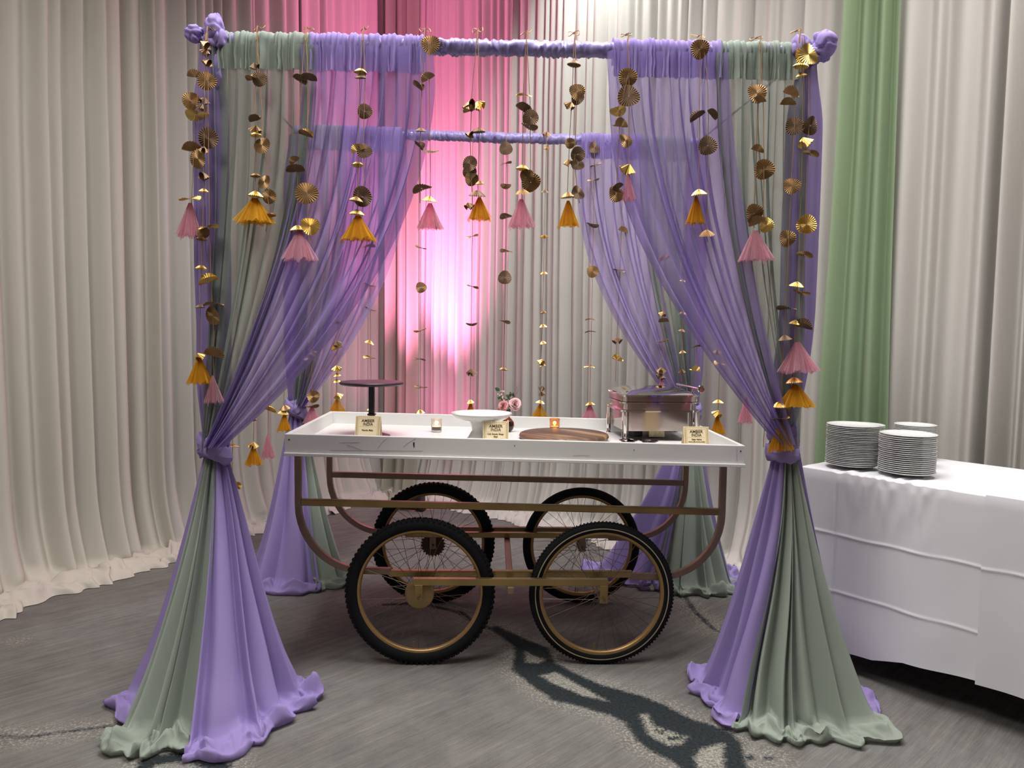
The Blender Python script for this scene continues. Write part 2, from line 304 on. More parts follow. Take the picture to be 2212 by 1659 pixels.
# ------------------------------------------------------------------ the room
def seg_d(P, a, b):
    a = np.array(a); b = np.array(b); ab = b - a; t = np.clip(((P - a) @ ab) / (ab @ ab + 1e-12), 0, 1); return np.linalg.norm(P - (a + t[:, None] * ab), axis=1)
def poly_sd(P, poly):
    d = np.full(len(P), 1e9); ins = np.zeros(len(P), bool); n = len(poly)
    for i in range(n):
        a, b = poly[i], poly[(i + 1) % n]; d = np.minimum(d, seg_d(P, a, b))
        c = ((a[1] > P[:, 1]) != (b[1] > P[:, 1])) & (P[:, 0] < (b[0] - a[0]) * (P[:, 1] - a[1]) / (b[1] - a[1] + 1e-12) + a[0]); ins ^= c
    return np.where(ins, -d, d)
def build_floor():
    xs = np.unique(np.round(np.concatenate([np.linspace(-7, 6, 40), np.arange(-2.2, 1.9, .014)]), 4)); ys = np.unique(np.round(np.concatenate([np.linspace(-3, 9, 36), np.arange(2.1, 4.5, .014)]), 4))
    X, Y = np.meshgrid(xs, ys); P = np.stack([X.ravel(), Y.ravel()], 1); nx, ny = len(xs), len(ys)
    def cp(pts): return [tuple(gnd(900 + x / 2.602, 1350 + y / 2.602).xy) for x, y in pts]
    def fp(pts): return [tuple(gnd(x, y).xy) for x, y in pts]
    dark = cp([(400, 15), (470, 60), (545, 115), (550, 180), (535, 255), (640, 330), (760, 420), (900, 455), (1060, 500), (1170, 545), (1230, 640), (1330, 715), (1450, 775), (1560, 880), (1700, 1000), (2000, 1000), (1900, 880), (1850, 770), (1820, 660), (1740, 590), (1560, 535), (1400, 455), (1250, 395), (1050, 340), (900, 275), (780, 215), (740, 130), (600, 75), (450, 5)])
    isles = [cp(q) for q in ([(610, 150), (720, 195), (690, 215), (612, 212)], [(690, 285), (780, 265), (880, 320), (1080, 430), (960, 405), (800, 345)],
             [(1250, 500), (1300, 500), (1330, 560), (1430, 600), (1530, 630), (1490, 670), (1420, 685), (1300, 615)], [(1600, 690), (1720, 665), (1735, 810), (1700, 870), (1600, 840), (1560, 750)])]
    d = poly_sd(P, dark); isl = np.zeros(len(P))
    for q in isles:
        s_ = poly_sd(P, q); d = np.maximum(d, -s_); isl = np.maximum(isl, np.clip(-s_ / .02 + .3, 0, 1))
    blobs = [cp([(1345, 580), (1395, 590), (1390, 620), (1345, 605)]), cp([(1400, 625), (1490, 625), (1480, 650), (1410, 650)]), cp([(1840, 735), (1900, 730), (1905, 760), (1840, 755)]), cp([(1945, 740), (2005, 740), (2000, 758), (1950, 758)])]
    for q in blobs: d = np.minimum(d, poly_sd(P, q))
    for pl, w in ((fp([(832, 1306), (900, 1303), (992, 1322), (1020, 1340), (1075, 1365)]), .014), (fp([(1478, 1285), (1500, 1320), (1545, 1362), (1600, 1378)]), .010), (fp([(-60, 1590), (60, 1592), (130, 1582), (260, 1566)]), .006), (fp([(40, 1383), (5, 1375)]), .004), (fp([(310, 1659), (330, 1640), (420, 1636), (480, 1659)]), .03)):
        for a, b in zip(pl, pl[1:]): d = np.minimum(d, seg_d(P, a, b) - w)
    vs = np.column_stack([P, np.zeros(len(P))]); idx = np.arange(nx * ny).reshape(ny, nx)
    fs = np.stack([idx[:-1, :-1], idx[:-1, 1:], idx[1:, 1:], idx[1:, :-1]], -1).reshape(-1, 4)
    me = bpy.data.meshes.new('floor'); me.from_pydata(vs.tolist(), [], fs.tolist())
    for nm, arr in (('river', np.clip(d, -1, 1)), ('island', isl)):
        me.attributes.new(nm, 'FLOAT', 'POINT').data.foreach_set('value', arr.astype(np.float32))
    struct(link('floor', me, M['carpet'], smooth=False))
build_floor()
CORNER = Vector((-1.16, 7.37, 0)); LD = Vector((.497, .868, 0)); RD = Vector((.755, -.656, 0))
LN = Vector((-.868, .497, 0)); RN = Vector((.656, .755, 0))       # outward normals (away from the booth)
def wall(name, a, b, n, h=5.2):
    m = MB(); a = a + n * .35; b = b + n * .35; q = n * .1
    m.add([a, b, b + q, a + q] + [v + Vector((0, 0, h)) for v in (a, b, b + q, a + q)], [(0, 1, 2, 3), (4, 7, 6, 5), (0, 4, 5, 1), (1, 5, 6, 2), (2, 6, 7, 3), (3, 7, 4, 0)])
    struct(m.build(name, M['dark']))
wall('wall_left', CORNER + LD * .8, CORNER - LD * 6.3, LN); wall('wall_right', CORNER - RD * .8, CORNER + RD * 8.5, RN)
m = MB(); m.box((-.3, 2.6, 5.25), (13, 12, .1)); struct(m.build('ceiling', M['ceil']))
m = MB(); m.box((-.3, -3.1, 2.6), (13, .1, 5.2)); struct(m.build('wall_back', mat('taupe_wall', (.30, .22, .18), .9)))

# ------------------------------------------------------------------ backdrop drapes
def backdrop(name, p0, p1, n, seed, material, label, fold=.12, depth=.06, puddle=.26, ztop=5.0, cat='drape', group='cream backdrop drapes', off=0.0, flare=.0, lift=0.0):
    p0 = Vector(p0); p1 = Vector(p1); w = (p1 - p0).length; d = (p1 - p0) / w; nf = max(4, int(w / fold * 2)); r = random.Random(seed)
    F = folds(nf, seed, .35, 1.9); G = folds(max(3, nf // 3), seed + 50, .4, 1.6)
    nu = min(560, int(nf * 9) + 4); zs = [ztop, 4.2, 3.4, 2.6, 1.9, 1.3, .9, .6, .42, .3, .2, .13, .08, .045]; npud = 11; nv = len(zs) + npud
    inn = -n
    vs = []
    for j in range(nv):
        for i in range(nu):
            u = i / (nu - 1); s = u * w
            fz = F(u) * .5 + .5; fz = math.pow(fz, .75)
            if j < len(zs):
                z = zs[j]; k = 1 - z / ztop
                uu = min(1, max(0, u + .012 * math.sin(z * 1.1 + seed) * math.sin(PI * u)))
                fz = math.pow(max(0, F(uu) * .5 + .5), .62); gg = G(uu)
                out = off + depth * (fz * (1.05 + .35 * k) + .55 * gg * (.6 + .6 * k)) + .02 * nz(s * 1.3, z * .5, seed)
                if z < .6: out += (.6 - z) ** 2 * .35 * (1 + .8 * nz(s * 2.5, seed))
                zz = z
                if z < .3: zz += (.3 - z) * .35 * max(0, nz(s * 3.1 + 7, seed * 1.3)) * 1.5
                sx = s + (flare * (u - .5) * k * k)
            else:
                q = (j - len(zs) + 1) / npud
                base = off + depth * (F(u) * .3 + .8) + .126 * (1 + .8 * nz(s * 2.5, seed))
                pl = puddle * (1 + .55 * nz(s * 2.2, seed + 3.3) + .25 * nz(s * 7, seed + 9))
                out = base + pl * q
                roll = math.sin(PI * min(1, q * 1.02)) ** .6
                zz = .014 + roll * (.045 + .05 * nz(s * 6, q * 3.5, seed) + .03 * nz(s * 17, q * 9, seed)) + .010 * nz(s * 31, q * 22, seed)
                if q > .93: zz = .004
                sx = s + .05 * nz(s * 4, q * 3, seed + 5) + flare * (u - .5)
            zz = max(.004, zz) + (lift if j < len(zs) and z < .2 else 0)
            vs.append(p0 + d * sx + inn * out + Vector((0, 0, zz)))
    fs = [(j * nu + i, j * nu + i + 1, (j + 1) * nu + i + 1, (j + 1) * nu + i) for j in range(nv - 1) for i in range(nu - 1)]
    b = MB(); b.add(vs, fs); return tag(b.build(name, material, smooth=True), label, cat, group)
def lp(t): return CORNER - LD * t
def rp(t): return CORNER + RD * t
# left wall, from beside the camera to the corner
backdrop('backdrop_drape', lp(6.0), lp(4.02), LN, 11, M['cream'], 'cream backdrop drape at the far left edge with hemmed side', .115, .10, .28)
backdrop('backdrop_drape', lp(4.05), lp(2.585), LN, 12, M['cream'], 'cream backdrop drape left of the dark gap, its hem bunched on the carpet', .115, .095, .26, flare=-.035)
backdrop('backdrop_drape', lp(2.61), lp(1.25), LN, 13, M['white_drape'], 'cream backdrop drape right of the dark gap, behind the front left post', .105, .08, .16)
backdrop('backdrop_drape', lp(1.27), lp(.12), LN, 14, M['white_drape'], 'cream backdrop drape tinted pink, just left of the corner drape', .10, .06, .2)
# the corner and the right wall
backdrop('corner_drape', lp(.30) + Vector((.16, -.10, 0)), rp(.44) + Vector((-.03, -.14, 0)), Vector((.10, .995, 0)), 15, M['olive'], 'olive green drape gathered in the corner, puddled beside the pink light', .10, .07, .16, cat='drape', group='green accent drapes', off=.04)
backdrop('backdrop_drape', rp(.25), rp(1.55), RN, 16, M['white_drape'], 'white backdrop drape lit strongly pink, right of the corner drape', .085, .05, .2)
backdrop('backdrop_drape', rp(1.53), rp(2.75), RN, 17, M['white_drape'], 'white backdrop drape in tight pleats behind the roses and hanging gold fans', .085, .055, .22)
backdrop('backdrop_drape', rp(2.73), rp(3.95), RN, 18, M['white_drape'], 'white backdrop drape behind the chafing dish and rear right post', .10, .055, .24)
backdrop('backdrop_drape', rp(3.93), rp(4.40), RN, 19, M['white_drape'], 'narrow white backdrop drape between the front right post and green drape', .11, .06, .24)
backdrop('green_drape', rp(4.20), rp(4.47), RN, 20, M['green'], 'leaf green sheer drape hanging on the right behind the plates', .085, .075, .14, group='green accent drapes', off=.10, flare=.16)
backdrop('backdrop_drape', rp(4.42), rp(5.02), RN, 21, M['white_drape'], 'white backdrop drape right of the green drape', .11, .085, .2)
backdrop('backdrop_drape', rp(5.0), rp(7.6), RN, 22, M['white_drape'], 'white backdrop drape at the far right edge of the picture', .12, .085, .2)

# pink board and uplight in the corner
def corner_light():
    pts = [gnd(*q) for q in ((783, 1080), (830, 1072), (930, 1066), (1000, 1072), (972, 1092), (935, 1100), (895, 1105), (840, 1098))]
    m = MB(); K = len(pts); m.add([p + Vector((0, 0, .012)) for p in pts] + [p + Vector((0, 0, .0)) for p in pts], [tuple(range(K))] + [(k, K + k, K + (k + 1) % K, (k + 1) % K) for k in range(K)])
    tag(m.build('floor_board', M['pink_board']), 'flat coral pink board lying on the carpet under the corner drape', 'board')
    e = empty('uplight', (-.84, 6.28, .012), -.3); tag(e, 'small black floor uplight on the pink board in the corner', 'uplight')
    b = MB(); b.rbox(.22, .13, .03, .12, .02); autosmooth(b.build('housing', M['black'], e))
    b = MB(); b.box((0, 0, .018), (.26, .10, .035)); b.build('base', M['black'], e)
    b = MB(); b.rbox(.17, .09, .118, .126, .01); b.build('lens', mat('pink_led_lens', (.5, .1, .25), .3, emit=(1, .15, .45), estr=.25), e)
corner_light()

# ------------------------------------------------------------------ the canopy
FYY, BYY = 3.0, 4.5
POST = dict(FL=Vector((-1.185, 3.0, 0)), FR=Vector((1.125, 3.0, 0)), BL=Vector((-1.285, 4.5, 0)), BR=Vector((1.065, 4.5, 0)))
ZT = dict(FL=2.615, FR=2.600, BL=2.665, BR=2.625)
def sleeve(name, a, b, parent, r=.030, seed=1, k=70):
    L_ = (b - a).length; d = (b - a) / L_; up = Vector((0, 0, 1)); sd = d.cross(up).normalized(); n = int(L_ * k * 9)
    nn = 14; mm = MB()
    def fn(u, v):
        an = 2 * PI * u; s = v * L_
        rg = 1 - 2 * abs(nz(s * 48 + 1.2 * math.sin(an + s * 7), math.cos(an) * .7, math.sin(an) * .7 + seed)); w = r * (1 + .55 * (rg - .6) * (.35 + 1.1 * abs(nz(s * 4, seed))) + .14 * nz(s * 14, math.cos(an), math.sin(an) + seed))
        return a + d * s + sd * math.cos(an) * w + up * (math.sin(an) * w - .004 * math.sin(PI * v))
    mm.grid(fn, nn, n, wrap=True); return mm.build(name, M['sleeve'], parent, smooth=True)
M['sleeve'] = mat('lavender_satin', (0.24, 0.19, 0.48), .32, sheen=.2, var=((25, 25, 25), (0.36, 0.33, 0.60)))
def canopy():
    e = empty('canopy_frame', (0, 3.7, 0)); tag(e, 'tall four-post canopy frame with lavender ruched crossbars over the cart', 'canopy frame')
    def loc(v): return v - Vector((0, 3.7, 0))
    for k, p in POST.items():
        m = MB(); m.tube([loc(p) + Vector((0, 0, .01)), loc(p) + Vector((0, 0, ZT[k] + .02))], .02, 12); autosmooth(m.build('post', M['chrome2'], e))
        m = MB(); m.rbox(.34, .34, 0, .012, .03, loc(p).xy); m.build('base_plate', M['black'], e)
    for a, b, nm in (('FL', 'FR', 'crossbar'), ('BL', 'BR', 'crossbar'), ('FL', 'BL', 'side_bar'), ('FR', 'BR', 'side_bar')):
        A = loc(POST[a]) + Vector((0, 0, ZT[a])); B = loc(POST[b]) + Vector((0, 0, ZT[b]))
        m = MB(); m.tube([A, B], .019 if nm == 'crossbar' else .006, 12); bar = autosmooth(m.build(nm, M['chrome2'], e)); 
        if nm == 'crossbar': sleeve('ruched_sleeve', A, B, bar, seed=len(nm) + ord(a[0]))
canopy()

def barz(side, x):
    a, b = ('FL', 'FR') if side == 'F' else ('BL', 'BR'); t = (x - POST[a].x) / (POST[b].x - POST[a].x); return lerp(ZT[a], ZT[b], t)
def header(x0, x1, Y, side, material, parent, seed, drop=.115):
    # rod pocket: cloth passing behind and over the bar and ending in a ruffled hem in front
    n = int(abs(x1 - x0) * 560); prof = []
    for k in range(11): a = PI * 1.05 - PI * 1.05 * k / 10; prof.append((math.cos(a) * .037, math.sin(a) * .037))
    prof = [(-p[0] * 1.0, p[1]) for p in prof]            # y offset toward +, starts at the back
    fr = [(.037 * -1, -(drop) * q) for q in (.12, .25, .4, .55, .7, .85, 1.0)]
    prof = [(-a, b) for a, b in prof]
    back = [(.037, -.05), (.037, -.02)]
    P = [(-c[0], c[1]) for c in []]
    path = back + [(math.cos(a) * .037, math.sin(a) * .037) for a in [PI * k / 10 for k in range(0, 11)]] + [(-.037, f[1]) for f in fr]
    F = folds(max(6, int(abs(x1 - x0) * 105)), seed, .25, 2.0); F2 = folds(max(6, int(abs(x1 - x0) * 30)), seed + 3, .3, 1.8)
    def fn(u, v):
        j = min(len(path) - 1, int(round(v * (len(path) - 1)))); y, z = path[j]; x = lerp(x0, x1, u)
        q = max(0, (j - 12) / 7); amp = .005 + .010 * q
        rr = 1 + .06 * F(u) + .05 * F2(u) + .08 * nz(x * 24, z * 10, seed)
        return Vector((x + .004 * nz(x * 40, z * 25, seed), Y + y * rr - (amp * (.55 * F(u) + .6 * F2(u)) if y < 0 else 0), barz(side, x) + z * (rr if z > 0 else 1) + (.006 * nz(x * 9, seed) if j == len(path) - 1 else 0)))
    m = MB(); m.grid(fn, n, len(path)); return m.build('rod_pocket', material, parent, smooth=True)
def swept(name, label, cat_group, x0, x1, side, post, knotx, knoty, zk, wk, nf, seed, material, hmat, inner_pow=2.3, yoff=0.0):
    """curtain hung from the bar between x0 (post side) and x1 (inner edge), swept to the knot on the post"""
    Y = FYY if side == 'F' else BYY; F0_ = folds(nf, seed, .4, 1.8); F = lambda q: 2 * max(0, F0_(q) * .5 + .5) ** .7 - 1; G = folds(max(4, nf // 3), seed + 31); Hh = folds(int(nf * 1.3), seed + 77, .3, 1.9)
    e = empty(name, (POST[post].x, Y, 0)); o0 = Vector((POST[post].x, Y, 0)); nu = nf * 11 + 1; nv = 46
    m = MB()
    def fn(u, v):
        t = v; X0 = lerp(x0, x1, u); zt = barz(side, X0) - .02; pw = lerp(1.9, inner_pow, u)
        g = 1 - t ** pw; tt = t
        x = knotx + (u - .5) * wk + (X0 - knotx) * g
        z = zt - (zt - zk) * tt
        amp = lerp(.020, .029, sm(0, .35, t)) * lerp(1, .75, sm(.7, 1, t)) * (.8 + .5 * nz(u * 6, t * 2, seed))
        uu = min(1, max(0, u + .02 * nz(u * 3, t * 1.6, seed) * sm(0, .25, t)))
        gat = sm(.35, 1.0, t)
        y = Y - .036 + lerp(0, knoty, sm(.2, 1, t)) - amp * (F(uu) + .8 * gat * G(uu)) - yoff * sm(.1, .8, t)
        x += amp * .7 * G(uu) * sm(.05, .4, t) * (1 - .6 * gat) + .013 * Hh(uu) * sm(0, .12, t) * (1 - .75 * gat)
        # the inner edge bellies toward the camera while it is gathered
        y -= .05 * math.sin(PI * min(1, t)) * gat * u
        return Vector((x, y, z)) - o0
    m.grid(fn, nu, nv); m.build('cloth', material, e, smooth=True)
    h = header(x0, x1, Y, side, hmat, None, seed); h.parent = e; h.data.transform(Matrix.Translation(-o0))
    return e
def skirt(e, cx, cy, ctrl, nf, seed, material, zk=1.03, r0=.034, name='tail', ripple=1.0, a_top=None):
    """tail of a curtain below the knot: spreads to the radii of ctrl = [(angle deg, radius)] and lies on the floor"""
    nf = int(nf * 1.5); F0_ = folds(nf, seed, .35, 1.8); F = lambda q: 2 * max(0, F0_(q) * .5 + .5) ** .6 - 1; G = folds(max(3, nf // 2), seed + 9); a0, a1 = ctrl[0][0], ctrl[-1][0]; nu = nf * 10 + 1; nv = 44
    at0, at1 = a_top or (a0, a1); o0 = e.location
    def fn(u, v):
        aB = lerp(a0, a1, u); R = interp(ctrl, aB); aT = lerp(at0, at1, u)
        R *= 1 + .07 * nz(aB * .05, seed)
        if v < .78:
            s = v / .78; z = lerp(zk, .035, s); Rh = R * .80
            rr = r0 + (Rh - r0) * (.80 * s + .20 * s ** 4)
            A = (.012 + .040 * s) * ripple; a = lerp(aT, aB, sm(0, .9, s))
            f1 = F(min(1, max(0, u + .03 * nz(u * 4, s * 2, seed))))
            rr += A * (f1 + .5 * G(u)) - A * .5
            a += math.degrees(A * .9 * G(u + .04) / max(rr, .05)) * .7
            z += .05 * nz(u * 5, s * 5, seed + 2) * sm(.75, 1, s) * .6
        else:
            s2 = (v - .78) / .22; A = .052 * ripple * (1 - .5 * s2); f1 = F(min(1, max(0, u + .03 * nz(u * 4, 2, seed))))
            rr = lerp(R * .80, R, s2 ** .8) + A * (f1 + .5 * G(u)) - A * .5 + .03 * nz(u * 7, s2 * 2, seed)
            a = aB + math.degrees(A * .9 * G(u + .04) / max(rr, .05)) * .7
            z = lerp(.035, .016, s2) + .095 * ripple * max(0, nz(u * nf * .9, s2 * 2.6, seed) + .12) * math.sin(PI * min(1, s2 * 1.05)) ** .7 + .03 * abs(nz(u * nf * 2.4, s2 * 4, seed)) * (1 - s2 * .6)
            z += .05 * nz(u * 5, 5, seed + 2) * .6 * (1 - s2) ** 2
            if s2 > .9: rr -= (s2 - .9) * .25; z = .006 + (1 - s2) * .1
        ar = math.radians(a)
        return Vector((cx + rr * math.cos(ar), cy + rr * math.sin(ar), max(.005, z))) - o0
    m = MB(); m.grid(fn, nu, nv); return m.build(name, material, e, smooth=True)
def post_wrap(name, label, P, ztop, zk, seed, material, group, r=.062, shift=0.0):
    e = empty(name, P); F = folds(11, seed); tag(e, label, 'curtain', group)
    def fn(u, v):
        a = 2 * PI * u - PI / 2; z = lerp(ztop, zk, v)
        rr = lerp(.035, r, sm(0, .18, v)) * lerp(1, .85, sm(.75, 1, v)) * (1 + .16 * F((u + .02 * math.sin(v * 5)) % 1) * sm(0, .15, v) + .10 * nz(math.cos(a) * 2, math.sin(a) * 2, v * 4 + seed))
        return Vector((rr * math.cos(a) * 1.05 * lerp(1, .8, sm(.8, 1, v)) + shift * sm(.62, 1, v), rr * math.sin(a) * .85, z))
    m = MB(); m.grid(fn, 90, 40, wrap=True); m.build('cloth', material, e, smooth=True); return e
def knot(e, c, seed, w=.075, h=.07, lean=1, style=0):
    m = MB(); n = 40
    def band(tilt, rx, ry, rz, dz, fat):
        def fn(u, v):
            a = 2 * PI * u; b = 2 * PI * v
            fr = fat * (1 + .14 * math.sin(b * 5 + a * 2 + seed) + .25 * nz(math.cos(a) * 2, math.sin(a) * 2 + b, seed))
            x = (rx + fr * .55 * math.cos(b)) * math.cos(a); y = (ry + fr * .55 * math.cos(b)) * math.sin(a); z = fr * 1.25 * math.sin(b) + tilt * x + dz
            return Vector((x, y, z)) + c
        m.grid(fn, n, 16, wrap=True)
    band(.45 * lean, w * .78, w * .75, 1, .012, h * .42); band(-.55 * lean, w * .80, w * .80, 1, -.012, h * .40)
    if style == 1: band(.1, w * .82, w * .8, 1, .045, h * .33); band(-.1, w * .86, w * .84, 1, -.04, h * .38)
    else:
        def lump(u, v):
            a = 2 * PI * u; b = PI * v; q = 1 + .18 * nz(math.cos(a) * 2, math.sin(a) * 2, b * 2 + seed) + .10 * math.sin(a * 3 + b * 5)
            return Vector((w * .42 * math.sin(b) * math.cos(a) * q + .018 * lean, -w * .78 + w * .36 * math.sin(b) * math.sin(a) * q, h * .52 * math.cos(b) * q - .006)) + c
        m.grid(lump, 24, 14, wrap=True)
    return m.build('knot', M['lav_solid'], e, smooth=True)
def rosette(e, blobs, seed):
    m = MB()
    for k, (c, r, sq) in enumerate(blobs):
        def fn(u, v, c=c, r=r, sq=sq, k=k):
            a = 2 * PI * u; b = PI * v; d = Vector((math.sin(b) * math.cos(a), math.sin(b) * math.sin(a), math.cos(b)))
            q = 1 + .22 * noise.noise(d * 1.3 + Vector((k, seed, 0))) - .26 * max(0, 1 - abs(noise.noise(d * 1.1 + Vector((k * 3, 1, seed)))) * 6) + .03 * noise.noise(d * 5)
            return Vector((d.x * r * sq[0], d.y * r * sq[1], d.z * r * sq[2])) * q + Vector(c)
        m.grid(fn, 48, 26, wrap=True)
    return m.build('rosette', M['lav_solid'], e, smooth=True)

GC = 'voile curtains tied to the canopy posts'
# front left corner
P = POST['FL']
c1 = post_wrap('post_wrap', 'lavender voile wrapped down the front left post with puffed rosette on top', P, 2.60, 1.0, 3, M['lav'], GC)
knot(c1, Vector((.004, -.02, 1.045)), 2, .064, .07, 1)
rosette(c1, [((-.045, -.03, 2.632), .036, (1, 1, 1)), ((.030, -.03, 2.655), .042, (.9, .9, 1.25)), ((.055, -.025, 2.61), .036, (.9, .9, 1.2)), ((.012, -.02, 2.60), .035, (1, 1, 1)), ((.045, -.02, 2.50), .028, (.9, .9, 2.9))], 4)
skirt(c1, P.x, P.y, [(118, .30), (150, .36), (180, .40), (205, .40), (222, .38), (233, .36)], 5, 5, M['lav_solid'], a_top=(90, 238), ripple=.6)
skirt(c1, P.x, P.y, [(40, .26), (80, .24), (118, .30)], 4, 45, M['lav_solid'], ripple=.7)
c2 = swept('sage_curtain', '', GC, -1.135, -.782, 'F', 'FL', -1.185, -.035, 1.03, .05, 15, 21, M['sage'], M['sage_head'], 2.1)
tag(c2, 'sage green voile curtain hanging beside the front left post, tied back', 'curtain', GC)
skirt(c2, P.x, P.y, [(230, .44), (238, .51), (246, .51), (258, .48), (270, .45), (278, .43)], 6, 6, M['sage_solid'], a_top=(236, 284), ripple=.8)
c3 = swept('lavender_curtain', '', GC, -.785, -.352, 'F', 'FL', -1.155, -.055, 1.05, .07, 17, 22, M['lav'], M['lav_head'], 2.3, .015)
tag(c3, 'lavender voile curtain swept from the front bar to the left knot', 'curtain', GC)
skirt(c3, P.x, P.y, [(276, .48), (286, .53), (300, .53), (318, .45), (340, .42), (365, .43), (382, .30)], 9, 7, M['lav_solid'], a_top=(282, 400))
# front right corner
P = POST['FR']
c4 = post_wrap('post_wrap', 'lavender voile wrapped down the front right post with puffed rosette on top', P, 2.58, 1.05, 8, M['lav'], GC, .058, -.045)
knot(c4, Vector((-.045, -.02, 1.085)), 5, .062, .065, -1, 1)
rosette(c4, [((-.035, -.03, 2.605), .044, (.9, .9, 1.2)), ((.045, -.03, 2.615), .054, (.95, .9, 1.15)), ((.0, -.03, 2.575), .04, (1, 1, 1))], 9)
skirt(c4, P.x - .03, P.y, [(-22, .38), (0, .45), (25, .45), (40, .36), (70, .26), (110, .28)], 6, 46, M['lav_solid'], a_top=(-42, 120), ripple=.6, zk=1.07, r0=.052)
c5 = swept('sage_curtain', '', GC, 1.075, .780, 'F', 'FR', 1.095, -.03, 1.08, -.04, 13, 23, M['sage'], M['sage_head'], 2.1)
tag(c5, 'sage green voile curtain hanging beside the front right post, tied back', 'curtain', GC)
skirt(c5, P.x - .03, P.y, [(222, .33), (240, .34), (262, .33), (285, .35), (305, .40), (320, .48), (330, .44), (336, .38)], 9, 26, M['sage_solid'], a_top=(254, 322), ripple=.8, zk=1.07)
c6 = swept('lavender_curtain', '', GC, .780, .372, 'F', 'FR', 1.060, -.05, 1.09, -.05, 17, 24, M['lav'], M['lav_head'], 2.1, .015)
tag(c6, 'lavender voile curtain swept from the front bar to the right knot', 'curtain', GC)
skirt(c6, P.x - .03, P.y, [(112, .30), (136, .42), (160, .34), (185, .31), (208, .34), (222, .35)], 6, 27, M['lav_solid'], a_top=(120, 252), ripple=.8, zk=1.07)
# rear left corner
P = POST['BL']
c7 = post_wrap('post_wrap', 'lavender voile wrapped down the rear left post', P, 2.64, 1.02, 10, M['lav'], GC)
knot(c7, Vector((.0, -.02, 1.045)), 7, .066, .07, 1)
skirt(c7, P.x, P.y, [(120, .30), (160, .32), (200, .32), (235, .36), (260, .36), (285, .35), (305, .33)], 8, 28, M['lav_solid'], a_top=(120, 305))
c8 = swept('sage_curtain', '', GC, -1.235, -1.00, 'B', 'BL', -1.265, -.03, 1.05, .04, 11, 29, M['sage_back'], M['sage_head'], 2.1)
tag(c8, 'sage green voile curtain beside the rear left post, behind the front curtains', 'curtain', GC)
skirt(c8, P.x, P.y, [(300, .33), (320, .36), (338, .40), (352, .36), (365, .30)], 6, 30, M['sage_solid'], a_top=(310, 360))
c9 = swept('lavender_curtain', '', GC, -1.00, -.655, 'B', 'BL', -1.235, -.05, 1.06, .05, 14, 31, M['lav_back'], M['lav_head'], 2.3)
tag(c9, 'pale lavender voile curtain swept from the rear bar to the left knot', 'curtain', GC)
# rear right corner
P = POST['BR']
c10 = post_wrap('post_wrap', 'lavender voile wrapped down the rear right post beside the chafing dish', P, 2.60, 1.02, 12, M['lav'], GC)
knot(c10, Vector((-.0, -.02, 1.045)), 8, .066, .07, -1)
skirt(c10, P.x, P.y, [(-38, .30), (-15, .34), (10, .32), (40, .28), (80, .26)], 6, 48, M['lav_solid'], a_top=(-40, 90))
c11 = swept('sage_curtain', '', GC, 1.015, .735, 'B', 'BR', 1.045, -.03, 1.05, -.04, 13, 33, M['sage_back'], M['sage_head'], 2.1)
tag(c11, 'sage green voile curtain beside the rear right post above the chafing dish', 'curtain', GC)
skirt(c11, P.x, P.y, [(215, .30), (240, .30), (265, .27), (290, .30), (315, .34), (330, .32)], 8, 34, M['sage_solid'], a_top=(240, 325))
c12 = swept('lavender_curtain', '', GC, .735, .384, 'B', 'BR', 1.015, -.05, 1.06, -.05, 15, 35, M['lav_back'], M['lav_head'], 2.2)
tag(c12, 'pale lavender voile curtain swept from the rear bar to the right knot', 'curtain', GC)
skirt(c12, P.x, P.y, [(120, .34), (150, .54), (165, .64), (178, .54), (200, .34), (225, .28)], 7, 36, M['lav_solid'], a_top=(150, 245))

# ------------------------------------------------------------------ the cart
CX, CY, CYAW, TILT = -.0026, 3.7384, .0273, .0171
def cart_w(x, y, z):          # cart frame to world
    c, s = math.cos(CYAW), math.sin(CYAW); return Vector((CX + c * x - s * y, CY + s * x + c * y, z))
def tray_z(x): return .976 - TILT * x
cart = empty('serving_cart', (CX, CY, 0), CYAW)
tag(cart, 'white tray cart on four bicycle wheels with curved bronze frame', 'cart')
def shear(v): return Vector((v.x, v.y, v.z - TILT * v.x))
def shear_build(m, name, material, parent, **k):
    m.v = [tuple(shear(Vector(v))) for v in m.v]; return m.build(name, material, parent, **k)
def bevel(o, w=.003, seg=2):
    md = o.modifiers.new('bevel', 'BEVEL'); md.width = w; md.segments = seg; md.limit_method = 'ANGLE'; return o
TL, TD, TX = 2.0174, .9257, .0144
ZB, ZTOP = .955, 1.040
tr = empty('tray', (0, 0, 0), 0, cart)
m = MB(); m.box((TX, 0, .965), (TL - .03, TD - .03, .02)); shear_build(m, 'tray_floor', M['paint'], tr)
for sy in (-1, 1):
    m = MB(); m.box((TX, sy * (TD / 2 - .01), (ZTOP + ZB) / 2), (TL, .02, ZTOP - ZB)); bevel(shear_build(m, 'side_panel', M['paint'], tr))
    m = MB(); m.box((TX, sy * (TD / 2 - .004), ZB - .004), (TL + .004, .026, .014)); bevel(shear_build(m, 'lower_lip', M['paint'], tr), .002)
for sx in (-1, 1):
    m = MB(); m.box((TX + sx * (TL / 2 - .01), 0, (ZTOP + ZB) / 2), (.02, TD - .0405, ZTOP - ZB)); bevel(shear_build(m, 'end_panel', M['paint'], tr))
    for sy in (-1,):
        for zz in (.985,): 
            m = MB(); m.tube([(TX + sx * (TL / 2 - .02), -TD / 2 + .002, zz + .03), (TX + sx * (TL / 2 - .02), -TD / 2 - .0015, zz + .03)], .0035, 8); shear_build(m, 'screw_head', M['rust'], tr)
